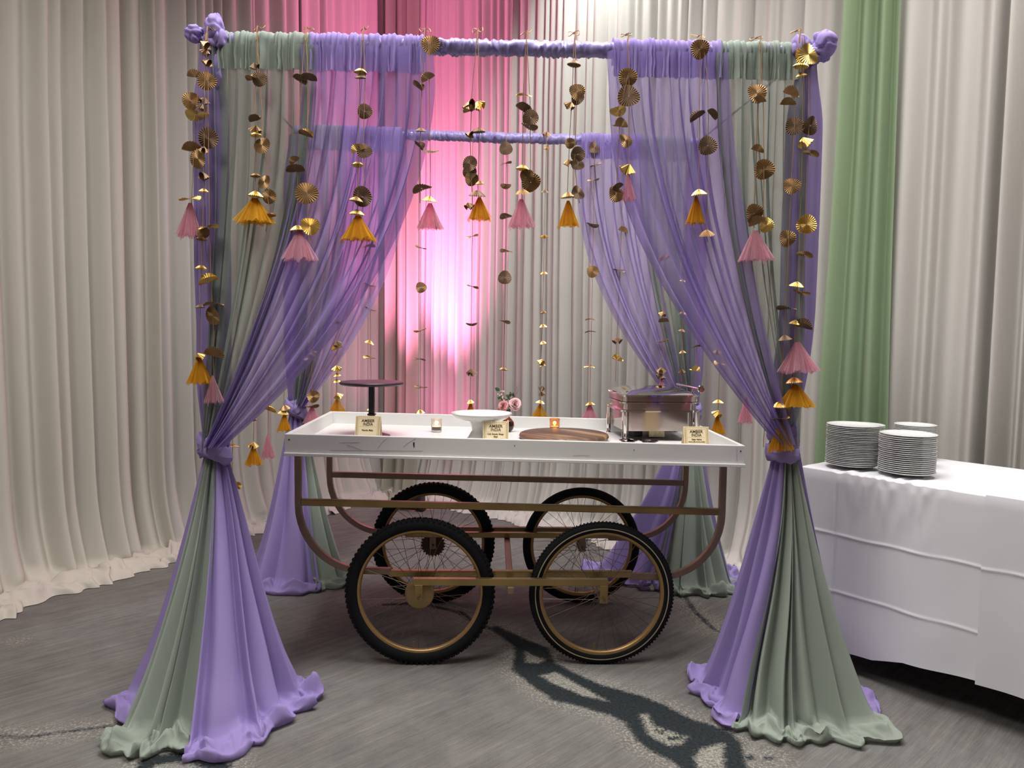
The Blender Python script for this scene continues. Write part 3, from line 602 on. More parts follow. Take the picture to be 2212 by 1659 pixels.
for x, z, s in ((-.435, 1.01, .006), (-.434, 1.0, .004), (.005, 1.013, .003), (.53, 1.008, .0025)):
    m = MB(); m.rbox(s, s * 2.6, -.0004, .0004, s * .4); m.v = [(v[0] + x, -TD / 2 - .0008 + v[2], v[1] + z) for v in m.v]; shear_build(m, 'paint_chip', M['black'], tr)
for pl in ([(859, 965), (869, 957), (886, 946)], [(737, 961), (752, 965), (770, 973)], [(720, 956), (765, 955)], [(803, 969), (815, 953), (824, 946)], [(1580, 969), (1580, 985), (1580, 996)], [(700, 972), (900, 974)], [(1225, 985), (1240, 983), (1262, 984)]):
    m = MB(); q = [at(a, b, CY - TD / 2 * math.cos(CYAW) + (a - 1106) / 1630 * 3.27 * CYAW) for a, b in pl]; m.tube([(p.x - CX + .012, -TD / 2 - .0004, p.z + TILT * p.x) for p in q], .0007, 4); shear_build(m, 'scratch', M['scuff'], tr)
FXL, FYL, ZU, ZR = .97, .33, .40, .711
for sy in (-1, 1):
    y = sy * FYL
    def leg_path(sx):
        pts = [(sx * FXL, y, .944), (sx * FXL, y, .80), (sx * FXL, y, ZR - .01)]
        for k in range(1, 13): a = PI / 2 * k / 12; pts.append((sx * (FXL - .29 + .29 * math.cos(a)), y, ZR - .01 - (ZR - .01 - ZU) * math.sin(a)))
        pts.append((sx * .55, y, ZU)); return pts
    for sx in (-1, 1):
        m = MB(); m.tube(leg_path(sx), .0205, 4, flat=1.0); bevel(shear_build(m, 'curved_leg', M['frame'], cart), .003)
    m = MB(); m.box((0, y, ZU), (1.12, .028, .029)); bevel(m.build('bottom_rail', M['brass'], cart), .003)
    m = MB(); m.box((0, y, ZR), (2 * FXL - .03, .028, .030)); bevel(shear_build(m, 'upper_rail', M['brass'] if sy < 0 else M['frame'], cart), .003)
    m = MB(); m.box((0, y, .945), (2 * FXL + .03, .03, .022)); bevel(shear_build(m, 'top_rail', M['frame'], cart), .003)
    m = MB(); m.box((-.004, sy * .443, ZU - .001), (.868, .028, .031)); bevel(m.build('wheel_bar', M['brass'] if sy < 0 else M['frame'], cart), .003)
for sx in (-1, 1):
    m = MB(); m.box((sx * FXL, 0, .945), (.03, 2 * FYL - .03, .022)); shear_build(m, 'cross_rail', M['frame'], cart)
for x in (-.004,):
    m = MB(); m.box((x, 0, .368), (.030, .95, .030)); bevel(m.build('cross_beam', M['frame'], cart), .003)
def make_wheel(x, y, R, kind, sy):
    w = empty('wheel', (x, y, R), 0, cart); RO = .289
    if kind == 'FL': w['label'] = 'front left wheel with knobbly tyre and gold brake drum'
    if kind == 'FR': w['label'] = 'front right wheel with striped smooth tyre'
    if kind == 'BL': w['label'] = 'rear left wheel with rusty sprocket'
    if kind == 'BR': w['label'] = 'rear right wheel with plain tyre'
    Rx = Matrix.Rotation(PI / 2, 3, 'X')
    # tyre: closed cross-section swept round the axle
    c = (R + RO - .012) / 2; hr = (R - RO + .012) / 2; ha = .026 if kind in ('FL', 'BL') else .021
    prof = [(c + hr * math.cos(2 * PI * k / 14), ha * math.sin(2 * PI * k / 14)) for k in range(15)]
    m = MB(); m.lathe(prof, 96, cap=False, M=Rx)
    if kind in ('FL', 'BL'):
        for k in range(84):
            for q, (ax, dr) in enumerate(((0, .0), (.017, -.006), (-.017, -.006))):
                a = 2 * PI * (k + (.5 if q else 0)) / 84; rr = R + dr - .001
                Mx = Matrix.Rotation(-a, 3, 'Y'); m.box(Vector((rr * math.cos(a), ax, rr * math.sin(a))), (.010, .011, .011), Mx)
    elif kind == 'FR':
        for k in range(120):
            for q, ax in enumerate((.007, -.007)):
                a = 2 * PI * (k + q * .5) / 120; rr = R - .0015; Mx = Matrix.Rotation(-a, 3, 'Y'); m.box(Vector((rr * math.cos(a), ax, rr * math.sin(a))), (.005, .011, .007), Mx)
    autosmooth(m.build('tyre', M['tyre'], w), .7)
    if kind == 'FR':
        m = MB(); m.lathe([(c - .003, -ha - .0006), (c + .0015, -ha - .0004)], 96, cap=False, M=Matrix.Rotation(-PI / 2, 3, 'X') @ Matrix.Scale(-1, 3, (0, 0, 1))); m.v = [(v[0], -ha * .985 - .001, v[2]) for v in m.v]; m.build('tyre_stripe', M['stripe'], w)
    m = MB(); m.lathe([(RO, -.013), (RO, .013), (RO - .013, .014), (RO - .020, .008), (RO - .022, 0), (RO - .020, -.008), (RO - .013, -.014), (RO, -.013)], 80, cap=False, M=Rx); autosmooth(m.build('rim', M['rim'], w), .9)
    m = MB(); m.lathe([(0, -.034), (.010, -.034), (.010, -.030), (.024, -.030), (.024, -.026), (.014, -.022), (.014, .022), (.024, .026), (.024, .030), (.010, .030), (.010, .034), (0, .034)], 20, M=Rx); autosmooth(m.build('hub', M['frame'], w))
    # spokes, one mesh per side and lean, turned round the axle
    protos = []
    for side in (-1, 1):
        for lean in (-1, 1):
            a = lean * 1.15; m = MB(); m.tube([(.022 * math.cos(a), side * .028, .022 * math.sin(a)), (RO - .020, side * .003, 0)], .0012, 5); protos.append(m.mesh('spoke'))
    for me in protos: me.materials.append(M['spoke'])
    for k in range(36):
        o = bpy.data.objects.new('spoke', protos[k % 4]); COL.objects.link(o); o.parent = w; o.rotation_euler = (0, 2 * PI * (k + .3) / 36 + .02 * sx, 0)
    m = MB(); m.tube([(-.03, 0, -RO + .022), (-.028, 0, -RO + .055)], .0035, 8); m.build('valve', M['brass'], w)
    if kind == 'FL':
        m = MB(); m.lathe([(0, -.050), (.055, -.050), (.064, -.044), (.066, -.026), (.050, -.022), (0, -.022)], 40, M=Matrix.Rotation(-PI / 2, 3, 'X') @ Matrix.Scale(-1, 3, (0, 0, 1))); m.v = [(v[0], -abs(v[1]), v[2]) for v in m.v]; autosmooth(m.build('brake_drum', M['brass'], w))
    if kind == 'BL':
        m = MB(); n = 44; pr = []
        for k in range(n * 2): r_ = .068 if k % 4 in (1, 2) else .060; pr.append((r_ * math.cos(PI * k / n), r_ * math.sin(PI * k / n)))
        K = len(pr); m.add([(a, -.036, b) for a, b in pr] + [(a, -.032, b) for a, b in pr], [tuple(range(K)), tuple(range(2 * K - 1, K - 1, -1))] + [(k, K + k, K + (k + 1) % K, (k + 1) % K) for k in range(K)]); m.build('sprocket', M['rust'], w)
    m = MB(); m.tube([(0, -.098 if sy < 0 else -.075, 0), (0, .075 if sy < 0 else .098, 0)], .006, 10); m.build('axle', M['spoke'], w)
    m = MB(); ys = -.074 if sy < 0 else .074; m.tube([(0, ys, 0), (0, ys + (-.014 if sy < 0 else .014), 0)], .010, 6); m.tube([(0, ys + (-.012 if sy < 0 else .012), 0), (0, ys + (-.022 if sy < 0 else .022), 0)], .006, 8); m.build('axle_nut', M['brass'], w)
    # dropouts: outer plate from the wheel bar, inner plate from the bottom rail
    yo = sy * .445 - y; yi = sy * FYL - y; zt = ZU - .012 - R
    m = MB(); m.box((0, yo + sy * .016, (zt - .022) / 2), (.036, .006, zt + .022)); bevel(m.build('outer_dropout', M['brass'], w), .002)
    m = MB(); m.box((0, yi + sy * .012, (zt - .022) / 2), (.036, .006, zt + .022)); bevel(m.build('inner_dropout', M['frame'], w), .002)
    return w
for kind, sx, sy, R in (('FL', -1, -1, .3355), ('FR', 1, -1, .3292), ('BL', -1, 1, .337), ('BR', 1, 1, .327)):
    make_wheel(sx * .4113, sy * .3883, R, kind, sy)

# ------------------------------------------------------------------ things on the tray
def on_tray(px, py, Y):       # base point of a thing standing on the tray behind pixel column px, at depth Y
    p = at(px, py, Y); return Vector((p.x, Y, tray_z(p.x) + .0012))
# black cake stand
b0 = on_tray(803, 930, 3.70); hp = at(803, 826, 3.70).z - b0.z
e = empty('cake_stand', b0); tag(e, 'tall black cake stand with flat round plate and slim pillar', 'cake stand')
m = MB(); m.lathe([(0, hp - .012), (.148, hp - .012), (.156, hp - .006), (.156, hp), (.152, hp + .004), (0, hp + .003)], 64); autosmooth(m.build('plate', M['blackplate'], e))
m = MB(); m.lathe([(.015, hp - .012), (.015, .115), (.0155, .112), (.021, .110), (.021, .104), (.0155, .102), (.018, .07), (.021, .045)], 4, cap=False, M=Matrix.Rotation(PI / 4, 3, 'Z') @ Matrix.Diagonal((1.25, 1.25, 1))); m.build('pillar', M['black'], e)
m = MB(); m.lathe([(.026, .054), (.032, .035), (.045, .018), (.075, .008), (.09, .004), (.09, 0), (0, 0)], 40); autosmooth(m.build('foot', M['black'], e))
# white pedestal dish
b0 = on_tray(1040, 940, 3.56); hp = at(1040, 893, 3.56).z - b0.z
e = empty('pedestal_dish', b0); tag(e, 'white glazed pedestal dish with wide rim on a waisted foot', 'pedestal dish')
m = MB(); m.lathe([(0, hp - .022), (.06, hp - .021), (.115, hp - .012), (.138, hp + .002), (.144, hp + .003), (.145, hp - .001), (.120, hp - .022), (.08, hp - .034), (.045, hp - .040), (0, hp - .041)], 72); autosmooth(m.build('dish', M['ceramic'], e), 1.2)
m = MB(); m.lathe([(.062, hp - .037), (.050, hp - .055), (.0455, hp - .08), (.050, .055), (.064, .03), (.086, .010), (.094, .003), (.094, 0), (0, 0)], 56); autosmooth(m.build('foot', M['ceramic'], e), 1.2)
# candles
def votive(px, Y, gl, label, h=.067, r=.027):
    e = empty('votive_candle', on_tray(px, 920, Y)); tag(e, label, 'candle', 'lit votive candles on the tray')
    m = MB(); m.lathe([(0, 0), (r * .93, 0), (r, .006), (r, h * .35), (r * 1.04, h * .42), (r, h * .49), (r, h * .8), (r * 1.05, h * .86), (r * 1.02, h), (r * .95, h), (r * .9, h * .85), (r * .9, .008), (0, .007)], 36); autosmooth(m.build('glass_cup', gl, e))
    m = MB(); m.lathe([(0, .0085), (r * .86, .0085), (r * .86, .026), (0, .025)], 28); m.build('wax', M['wax'], e)
    m = MB(); m.lathe([(0, .028), (.004, .032), (.0055, .037), (.004, .043), (.0015, .050), (0, .053)], 12); m.build('flame', M['flame'], e, smooth=True)
    l = bpy.data.lights.new('candle_glow', 'POINT'); l.energy = .10; l.color = (1, .6, .25); l.shadow_soft_size = .01; o = bpy.data.objects.new('candle_glow', l); COL.objects.link(o); o.location = e.location + Vector((0, 0, .046))
votive(943, 3.93, M['glass'], 'lit votive candle in ribbed clear glass between the cake stands')
votive(1198, 4.08, M['glass2'], 'lit votive candle in glowing amber glass behind the wooden board', .070)
# round wooden board
bp_ = on_tray(1218, 935, 3.79); e = MB(); e.lathe([(0, 0), (.205, 0), (.222, .006), (.2265, .016), (.222, .027), (.212, .031), (0, .031)], 96); o = autosmooth(e.build('serving_board', M['wood']), .9); o.location = bp_
tag(o, 'round dark wooden serving board with pale streaks, lying flat on the tray', 'serving board')
# bud vase and its flowers
vb = on_tray(1097, 931, 4.02); e = empty('bud_vase', vb); tag(e, 'small round red and black glass bud vase with clear neck', 'vase')
m = MB(); m.lathe([(0, 0), (.016, 0), (.029, .012), (.035, .032), (.032, .050), (.020, .066), (.011, .073), (.009, .078)], 40, cap=False); m.build('bulb', M['vase'], e, smooth=True)
m = MB(); m.lathe([(.010, .076), (.009, .085), (.011, .10), (.014, .115), (.013, .115), (.010, .10), (.008, .085), (.009, .076)], 24, cap=False); m.build('neck', M['clear'], e, smooth=True)
def rose(c, R, material, seed, label, face):
    m = MB(); rr = random.Random(seed)
    Q = Vector(face).normalized().to_track_quat('Z', 'Y').to_matrix()
    for k in range(17):
        q = k / 16; a0 = k * 2.4; rad = R * (.10 + .72 * q); ht = R * (.75 - .55 * q); op = .25 + 1.0 * q; wid = lerp(1.5, 1.05, q)
        def fn(u, v, a0=a0, rad=rad, ht=ht, op=op, wid=wid, q=q, k=k):
            a = a0 + (u - .5) * wid * 1.7; s = math.sin(PI * u) ** .5
            r_ = rad * (.35 + .65 * v) + R * .20 * op * v ** 3; z = -R * .35 + (ht + R * .38) * v * (.75 + .25 * s) - R * .22 * op * v ** 3.5
            r_ += R * .03 * math.sin(u * 9 + k) * v
            return Q @ Vector((r_ * math.cos(a), r_ * math.sin(a), z)) + Vector((0, 0, 0))
        m.grid(fn, 11, 8)
    m.tube([Q @ Vector((0, 0, -R * .3)), Vector(vb) + Vector((0, 0, .08)) - Vector(c)], .002, 6)
    o = m.build('rose', material, smooth=True); o.location = c; return tag(o, label, 'rose', 'pink roses in the bud vase')
def vp(px, py, dy=0.0): return at(px, py, 4.02 + dy)
rose(vp(1112, 873, -.03), .036, M['rose'], 1, 'largest pale pink rose, right side of the bud vase', (.25, -1, .45))
rose(vp(1087, 877, -.03), .029, M['rose2'], 2, 'deeper pink rose, left side of the bud vase', (-.2, -1, .4))
rose(vp(1079, 887, .0), .022, M['rose2'], 3, 'small pink rose tucked lowest at the left of the vase', (-.7, -.8, 0))
def sprig(name, label, tips, leafmat, stemmat, leaf, n, seed, cat, budr=0):
    m = MB(); rr = random.Random(seed); root = vb + Vector((0, 0, .09))
    for px, py, dy in tips:
        tip = vp(px, py, dy); pts = [root.lerp(tip, k / 8) + Vector((0, 0, .01 * math.sin(PI * k / 8))) for k in range(9)]
        m.cur = 1; m.tube(pts, .0012, 5)
        m.cur = 0
        for j in range(n):
            q = rr.uniform(.45, 1.02); p = root.lerp(tip, q); d = Vector((rr.uniform(-1, 1), rr.uniform(-1, .3), rr.uniform(.1, 1.2))).normalized()
            if budr:
                c = p + d * leaf; m.lathe([(0, -budr), (budr * .8, -budr * .5), (budr, 0), (budr * .7, budr * .7), (0, budr)], 8, c=c)
                m.cur = 1; m.tube([p, c], .0006, 4, cap=False); m.cur = 0
            else:
                s = d.cross(Vector((0, 1, 0))).normalized() * leaf * .3; nn = d.cross(s).normalized() * leaf * .08
                m.add([p, p + d * leaf * .35 + s, p + d * leaf * .75 + s * .8 + nn, p + d * leaf, p + d * leaf * .75 - s * .8 + nn, p + d * leaf * .35 - s, p + d * leaf * .5], [(0, 1, 6), (1, 2, 6), (2, 3, 6), (3, 4, 6), (4, 5, 6), (5, 0, 6)])
    o = m.build(name, parent=None, mats=[leafmat, stemmat], smooth=True); return tag(o, label, cat, 'greenery in the bud vase')
sprig('leaf_sprig', 'sprig with one broad green leaf above the deeper pink rose', [(1077, 838, .0)], M['leaf'], M['stem'], .034, 3, 4, 'sprig')
sprig('white_bud_sprig', 'sprig of cream buds at the upper left of the bouquet', [(1078, 848, .0), (1088, 845, .01), (1082, 858, -.01)], M['bud'], M['heather'], .012, 7, 5, 'sprig', .0045)
sprig('filler_sprig', 'grey green spiky filler sprig at the upper right of the bouquet', [(1102, 850, .0), (1110, 853, .01), (1097, 856, -.01), (1106, 862, -.01)], M['stem'], M['stem'], .016, 16, 6, 'sprig')
sprig('bare_twig', 'thin bare twig reaching furthest right over the roses', [(1122, 838, .0), (1117, 836, .01)], M['stem'], M['heather'], .006, 5, 8, 'sprig')

# tent cards
def text_mesh(body, size, width=None, bold=0.0, sx=1.0):
    cu = bpy.data.curves.new('t', 'FONT'); cu.body = body; cu.size = size; cu.align_x = 'CENTER'; cu.align_y = 'CENTER'; cu.offset = bold; cu.extrude = .0002
    o = bpy.data.objects.new('t', cu); COL.objects.link(o); bpy.context.view_layer.update(); dg = bpy.context.evaluated_depsgraph_get()
    me = bpy.data.meshes.new_from_object(o.evaluated_get(dg)); bpy.data.objects.remove(o); bpy.data.curves.remove(cu)
    xs = [v.co.x for v in me.vertices]; w = max(xs) - min(xs); k = (width / w) if width else sx
    me.transform(Matrix.Diagonal((k, 1, 1, 1))); return me
def tent_card(px, Y, rz, label, lines):
    W_, H_ = .118, .128; e = empty('tent_card', on_tray(px, 930, Y), rz); tag(e, label, 'tent card', 'cream dish name cards'); th = .30
    up = Vector((0, math.sin(th), math.cos(th))); nrm = Vector((0, -math.cos(th), math.sin(th)))
    m = MB(); y0 = -H_ * math.sin(th)
    F0 = Vector((0, y0, 0))
    q = [F0 + Vector((-W_ / 2, 0, 0)), F0 + Vector((W_ / 2, 0, 0)), F0 + Vector((W_ / 2, 0, 0)) + up * H_, F0 + Vector((-W_ / 2, 0, 0)) + up * H_, Vector((-W_ / 2, -y0, 0)), Vector((W_ / 2, -y0, 0))]
    m.add(q, [(0, 1, 2, 3), (3, 2, 5, 4)]); o = m.build('folded_card', M['card'], e); md = o.modifiers.new('s', 'SOLIDIFY'); md.thickness = .0006
    rot = Matrix((( 1, 0, 0), (0, up.y, nrm.y), (0, up.z, nrm.z))).to_4x4()
    def place(me, cx, cy, name, material):
        me.materials.clear(); me.materials.append(material)
        o = link(name, me, None, e, False); p = F0 + up * cy + nrm * .0008 + Vector((cx, 0, 0)); me.transform(Matrix.Translation(p) @ rot); return o
    def rect(name, material, items):
        m = MB()
        for (x, y, w, h) in items: m.add([(x - w / 2, y - h / 2, 0), (x + w / 2, y - h / 2, 0), (x + w / 2, y + h / 2, 0), (x - w / 2, y + h / 2, 0)], [(0, 1, 2, 3)])
        place(m.mesh(name), 0, 0, name, material)
    iw = W_ - .030; it = H_ - .012
    rect('printed_frame', M['ink2'], [(-iw / 2, .062, .0008, it - .01), (iw / 2, .062, .0008, it - .01), (0, it - .001, iw, .0008), (0, .078, iw * .94, .0006)])
    m = MB()
    for k in range(13):
        for sx in (-1, 1):
            cx_, cy_ = sx * (W_ / 2 - .0075), .008 + k * .0093; pr = []
            m.add([(cx_ + .0042 * math.cos(a), cy_ + .0042 * math.sin(a), 0) for a in [PI / 4 * i for i in range(8)]] + [(cx_ + .0028 * math.cos(a), cy_ + .0028 * math.sin(a), 0) for a in [PI / 4 * i for i in range(8)]], [(i, (i + 1) % 8, 8 + (i + 1) % 8, 8 + i) for i in range(8)])
    for k in range(10): m.add([(-.042 + k * .0093 + dx, H_ - .005 + dy, 0) for dx, dy in ((-.003, 0), (0, -.002), (.003, 0), (0, .002))], [(0, 1, 2, 3)])
    place(m.mesh('printed_border'), 0, 0, 'printed_border', M['ink2'])
    place(text_mesh('AMBER', .019, .062, .0002), 0, .104, 'lettering', M['ink']); place(text_mesh('INDIA', .019, .046, .0002), 0, .088, 'lettering', M['ink'])
    for (s, sz, w, cy) in lines: place(text_mesh(s, sz, w, .0002), 0, cy, 'lettering', M['ink'])
tent_card(796, 3.50, -.03, 'cream name card in front of the black cake stand', [('Falooda, Malai,', .011, .052, .060)])
tent_card(1071, 3.44, .02, 'cream name card in front of the white pedestal dish', [('Kulfi, Falooda, Mango,', .010, .075, .068), ('Malai', .010, .018, .056), ('Homemade Indian ice cream', .006, .062, .046)])
tent_card(1503, 3.46, .04, 'cream name card at the right corner before the chafing dish', [('Gajar Halwa', .010, .046, .068), ('Carrot, milk and nuts pudding', .006, .076, .057)])

# chafing dish
cz = tray_z(.76); e = empty('chafing_dish', (.742, 3.985, cz + .0012), .12); tag(e, 'square polished steel chafing dish with closed lid and side handle', 'chafing dish')
CW, CD = .405, .35
def rb(name, *a, mt='chrome', **k):
    m = MB(); m.rbox(*a, **k); return autosmooth(m.build(name, M[mt], e), .5)
rb('water_pan', CW - .034, CD - .034, .050, .148, .045, mt='steel_pan'); rb('pan_ledge', CW + .012, CD + .012, .148, .157, .05); rb('pan_body', CW - .016, CD - .016, .157, .192, .045, mt='steel_pan'); rb('pan_rim', CW + .006, CD + .006, .192, .198, .05)
rb('lid_band', CW - .008, CD - .008, .200, .226, .045, mt='steel_pan'); rb('lid_rim', CW + .010, CD + .010, .226, .235, .05)
m = MB()
def lidfn(u, v):
    x = (u - .5); y = (v - .5); hx = 1 - abs(2 * x) ** 6; hy = 1 - abs(2 * y) ** 4
    return Vector((x * (CW - .012), y * (CD - .012), .234 + .040 * max(0, hx) ** .8 * max(0, hy) ** .8 * (.75 + .5 * y)))
m.grid(lidfn, 25, 25); m.build('lid_top', M['chrome'], e, smooth=True)
for sx in (-1, 1):
    for sy in (-1, 1):
        m = MB(); m.lathe([(0, 0), (.013, 0), (.014, .004), (.011, .010), (.0125, .03), (.0145, .11), (.0145, .15), (0, .15)], 16, c=(sx * (CW / 2 - .012), sy * (CD / 2 - .012), 0)); autosmooth(m.build('leg', M['chrome'], e))
m = MB(); m.tube([(CW / 2 - .005, -CD / 2 - .004, .268), (CW / 2 - .005, CD / 2, .268)], .007, 10); m.lathe([(0, -.004), (.018, -.004), (.020, 0), (.020, .012), (.017, .016), (0, .016)], 24, c=(CW / 2 - .005, -CD / 2 - .002, .268), M=Matrix.Rotation(PI / 2, 3, 'X')); autosmooth(m.build('handle', M['chrome'], e))
for y in (-.10, .10):
    m = MB(); m.tube([(CW / 2 - .02, y, .236), (CW / 2 - .008, y, .266)], .005, 8); m.build('handle_bracket', M['chrome'], e)
m = MB(); m.tube([(-CW / 2 - .002, -.05, .240), (-CW / 2 - .02, -.045, .244), (-CW / 2 - .02, .045, .244), (-CW / 2 - .002, .05, .240)], .005, 8); m.build('latch_handle', M['chrome'], e)
fb = on_tray(1415, 945, 3.98); 
m = MB(); m.box((0, 0, .031), (.086, .06, .060)); o = bevel(m.build('fuel_carton', M['goldbox']), .002); o.location = fb; o.rotation_euler = (0, 0, .1); tag(o, 'cream and gold carton standing under the chafing dish', 'carton')
m = MB(); m.box((0, 0, .031), (.05, .07, .060)); o = bevel(m.build('fuel_holder', M['black']), .003); o.location = fb + Vector((-.10, .03, 0)); o.rotation_euler = (0, 0, .3); tag(o, 'black box under the chafing dish, left of the gold carton', 'box')
for px, Y, lb in ((1357, 3.72, 'shallow steel dish on the tray before the chafing dish, left of the other'), (1402, 3.72, 'shallow steel dish on the tray before the chafing dish, right of the other')):
    m = MB(); m.lathe([(0, 0), (.025, 0), (.038, .010), (.046, .013), (.045, .0145), (.036, .012), (.024, .003), (0, .003)], 36); o = autosmooth(m.build('saucer', M['chrome']), .8); o.location = on_tray(px, 950, Y); tag(o, lb, 'saucer')

# ------------------------------------------------------------------ buffet table, cloths and plates
TZ = .90; TC = Vector((1.368, 3.493, 0)); TDI = Vector((.625, -.781, 0)); TNO = Vector((.781, .625, 0)); TLEN, TWID = 1.9, .78
def tb(s, n, z): return TC + TDI * s + TNO * n + Vector((0, 0, z))
e = empty('buffet_table', tb(TLEN / 2, TWID / 2, 0)); tag(e, 'long rolling buffet table under white cloths beside the booth', 'table'); o0 = Vector(e.location)
Mt = Matrix.Rotation(math.atan2(TDI.y, TDI.x), 3, 'Z')
m = MB(); m.box((0, 0, TZ - .022), (TLEN - .02, TWID - .02, .036), Mt); m.build('tabletop', M['black'], e)
for s in (.14, TLEN - .14):
    for n in (.12, TWID - .12):
        m = MB(); m.tube([tb(s, n, TZ - .04) - o0, tb(s, n, .10) - o0], .018, 10); m.build('leg', M['black'], e)
        m = MB(); m.lathe([(0, -.016), (.04, -.016), (.046, -.010), (.046, .010), (.04, .016), (0, .016)], 24, c=tb(s, n, .047) - o0, M=Mt @ Matrix.Rotation(PI / 2, 3, 'X')); m.box(tb(s, n, .08) - o0, (.05, .03, .04), Mt); autosmooth(m.build('caster', M['black'], e))
def cloth(name, label, s0, s1, hem, grow, seed, ends, creases, rip):
    m = MB(); n0, n1 = -.012 - grow, TWID + .012 + grow; zt = TZ + .003 + grow * .6
    def hang(s, n, k, z, on, length, isend=False):
        t = (n if isend else s)
        w = (.012 * math.sin(t * 7 + seed) + .009 * math.sin(t * 15.3 + 2 * seed)) * k ** 1.3 + .006 * nz(t * 5, k * 3, seed) * k
        if not isend: w += rip * (1 - k) ** 4 * sm(0, .05, k) * .5 * nz(t * 30, k * 5, seed) * sm(.1, .25, t) * (1 - sm(.5, .7, t))
        for ch in creases['h']: w += .0042 * math.exp(-((z - ch - .010 * nz(t * 5, seed)) / .006) ** 2) * (.8 + .5 * nz(t * 9, seed))
        if not isend:
            for cs in creases['v']: w += .009 * math.exp(-((s - cs) / .006) ** 2)
        return w + .008 * k + .005 * (1 - (1 - min(1, k * 16)) ** 2)
    prof = [('b', 1 - i / 14) for i in range(14)] + [('t', i / 40) for i in range(41)] + [('f', (i / 170) ** 1.15) for i in range(1, 171)]
    def fn(u, v):
        s = lerp(s0, s1, u); kd, q = prof[int(round(v * (len(prof) - 1)))]
        if kd == 't':
            n = lerp(n1, n0, q); df = n - n0; ds = (s - s0) if ends == 'L' else 1
            w = .0022 * nz(s * 9, n * 9, seed) + rip * max(0, 1 - df / .16) * nz(s * 26, n * 4, seed) * sm(.08, .25, s) * (1 - sm(.5, .7, s))
            for cs in creases['v']: w += .003 * math.exp(-((s - cs) / .006) ** 2)
            w += .003 * math.exp(-((n - .42) / .006) ** 2)
            return tb(s, n, zt + max(-.002, w) - .004 * sm(.012, 0, min(df, n1 - n, ds)))
        z = lerp(zt - .004, hem(s), q); o_ = hang(s, 0, q, z, 1, 1)
        return tb(s, n0 - o_, z) if kd == 'f' else tb(s, n1 + o_, z)
    m.grid(fn, int((s1 - s0) * 190), len(prof))
    se = s0 if ends == 'L' else s1; sg = -1 if ends == 'L' else 1
    def fe(u, v):
        n = lerp(n0 - .004, n1 + .004, u); z = lerp(zt - .003, hem(se), v); return tb(se + sg * (hang(se, n, v, z, 1, 1, True) - .001), n + (u - .5) * 2 * .018 * v, z)
    m.grid(fe, 60, 26)
    return tag(m.build(name, M['linen'], smooth=True), label, 'tablecloth', 'white cloths on the buffet table')
cloth('tablecloth', 'white tablecloth carrying the plate stacks at the table end', -.01, .80, lambda s: interp([(-.1, .085), (.16, .085), (.22, .092), (.36, .100), (.5, .145), (.8, .172)], s), 0, 3, 'L', dict(h=(.62, .36), v=(.175,)), .024)
cloth('tablecloth', 'white tablecloth overlapping on the right, cut by the picture edge', .775, TLEN + .01, lambda s: .158 + .02 * (s - .8), .018, 5, 'R', dict(h=(.62,), v=(1.3,)), 0.)
def plate_mesh(R):
    m = MB(); k = R / .12; m.lathe([(0, .0), (.062 * k, .0), (.066 * k, .003), (.085 * k, .006), (.116 * k, .0125), (.1195 * k, .0150), (.12 * k, .0160), (.1185 * k, .0168), (.112 * k, .0155), (.084 * k, .0095), (.066 * k, .0062), (0, .0058)], 48)
    me = m.mesh('dinner_plate'); me.materials.append(M['plate']); bm = bmesh.new(); bm.from_mesh(me); bmesh.ops.recalc_face_normals(bm, faces=bm.faces); bm.to_mesh(me); bm.free(); me.polygons.foreach_set('use_smooth', [True] * len(me.polygons)); return me
PM = {'b': plate_mesh(.115), 's': plate_mesh(.096)}
def stack(px, Y, n, kind, pitch, where, group):
    p = at(px, 950, Y); r = random.Random(int(px)); 
    for k in range(n):
        o = bpy.data.objects.new('dinner_plate' if kind == 'b' else 'dessert_plate', PM[kind]); COL.objects.link(o)
        o.location = (p.x + r.uniform(-.0012, .0012), Y + r.uniform(-.0012, .0012), TZ + .0105 + k * pitch); o.rotation_euler = (0, 0, r.uniform(0, 6))
        j = n - k; od = str(j) + ('th' if 10 < j < 20 else {1: 'st', 2: 'nd', 3: 'rd'}.get(j % 10, 'th'))
        lb = 'white plate, topmost of the ' + where if j == 1 else 'white plate, lowest of the ' + where if k == 0 else 'white plate, %s from the top of the %s' % (od, where)
        tag(o, lb, 'plate', group)
stack(1842, 3.46, 24, 'b', .0078, 'tall stack nearest the lavender curtain', 'plates in the left front stack')
stack(1961, 3.28, 20, 'b', .0086, 'large stack nearest the table edge', 'plates in the right front stack')
stack(1864, 3.66, 24, 's', .0068, 'narrow stack behind the leftmost plates', 'plates in the left rear stack')
stack(1966, 3.52, 21, 's', .0068, 'narrow stack behind the large front plates', 'plates in the middle rear stack')
stack(1976, 3.74, 23, 's', .0068, 'hindmost narrow stack at the right', 'plates in the hindmost stack')
m = MB(); m.lathe([(0, .004), (.009, .003), (.011, .008), (.006, .012), (0, .010)], 9); o = m.build('fallen_petal', M['red'], smooth=True); o.location = gnd(1836, 1471); tag(o, 'tiny red petal on the carpet beside the right curtain', 'petal')

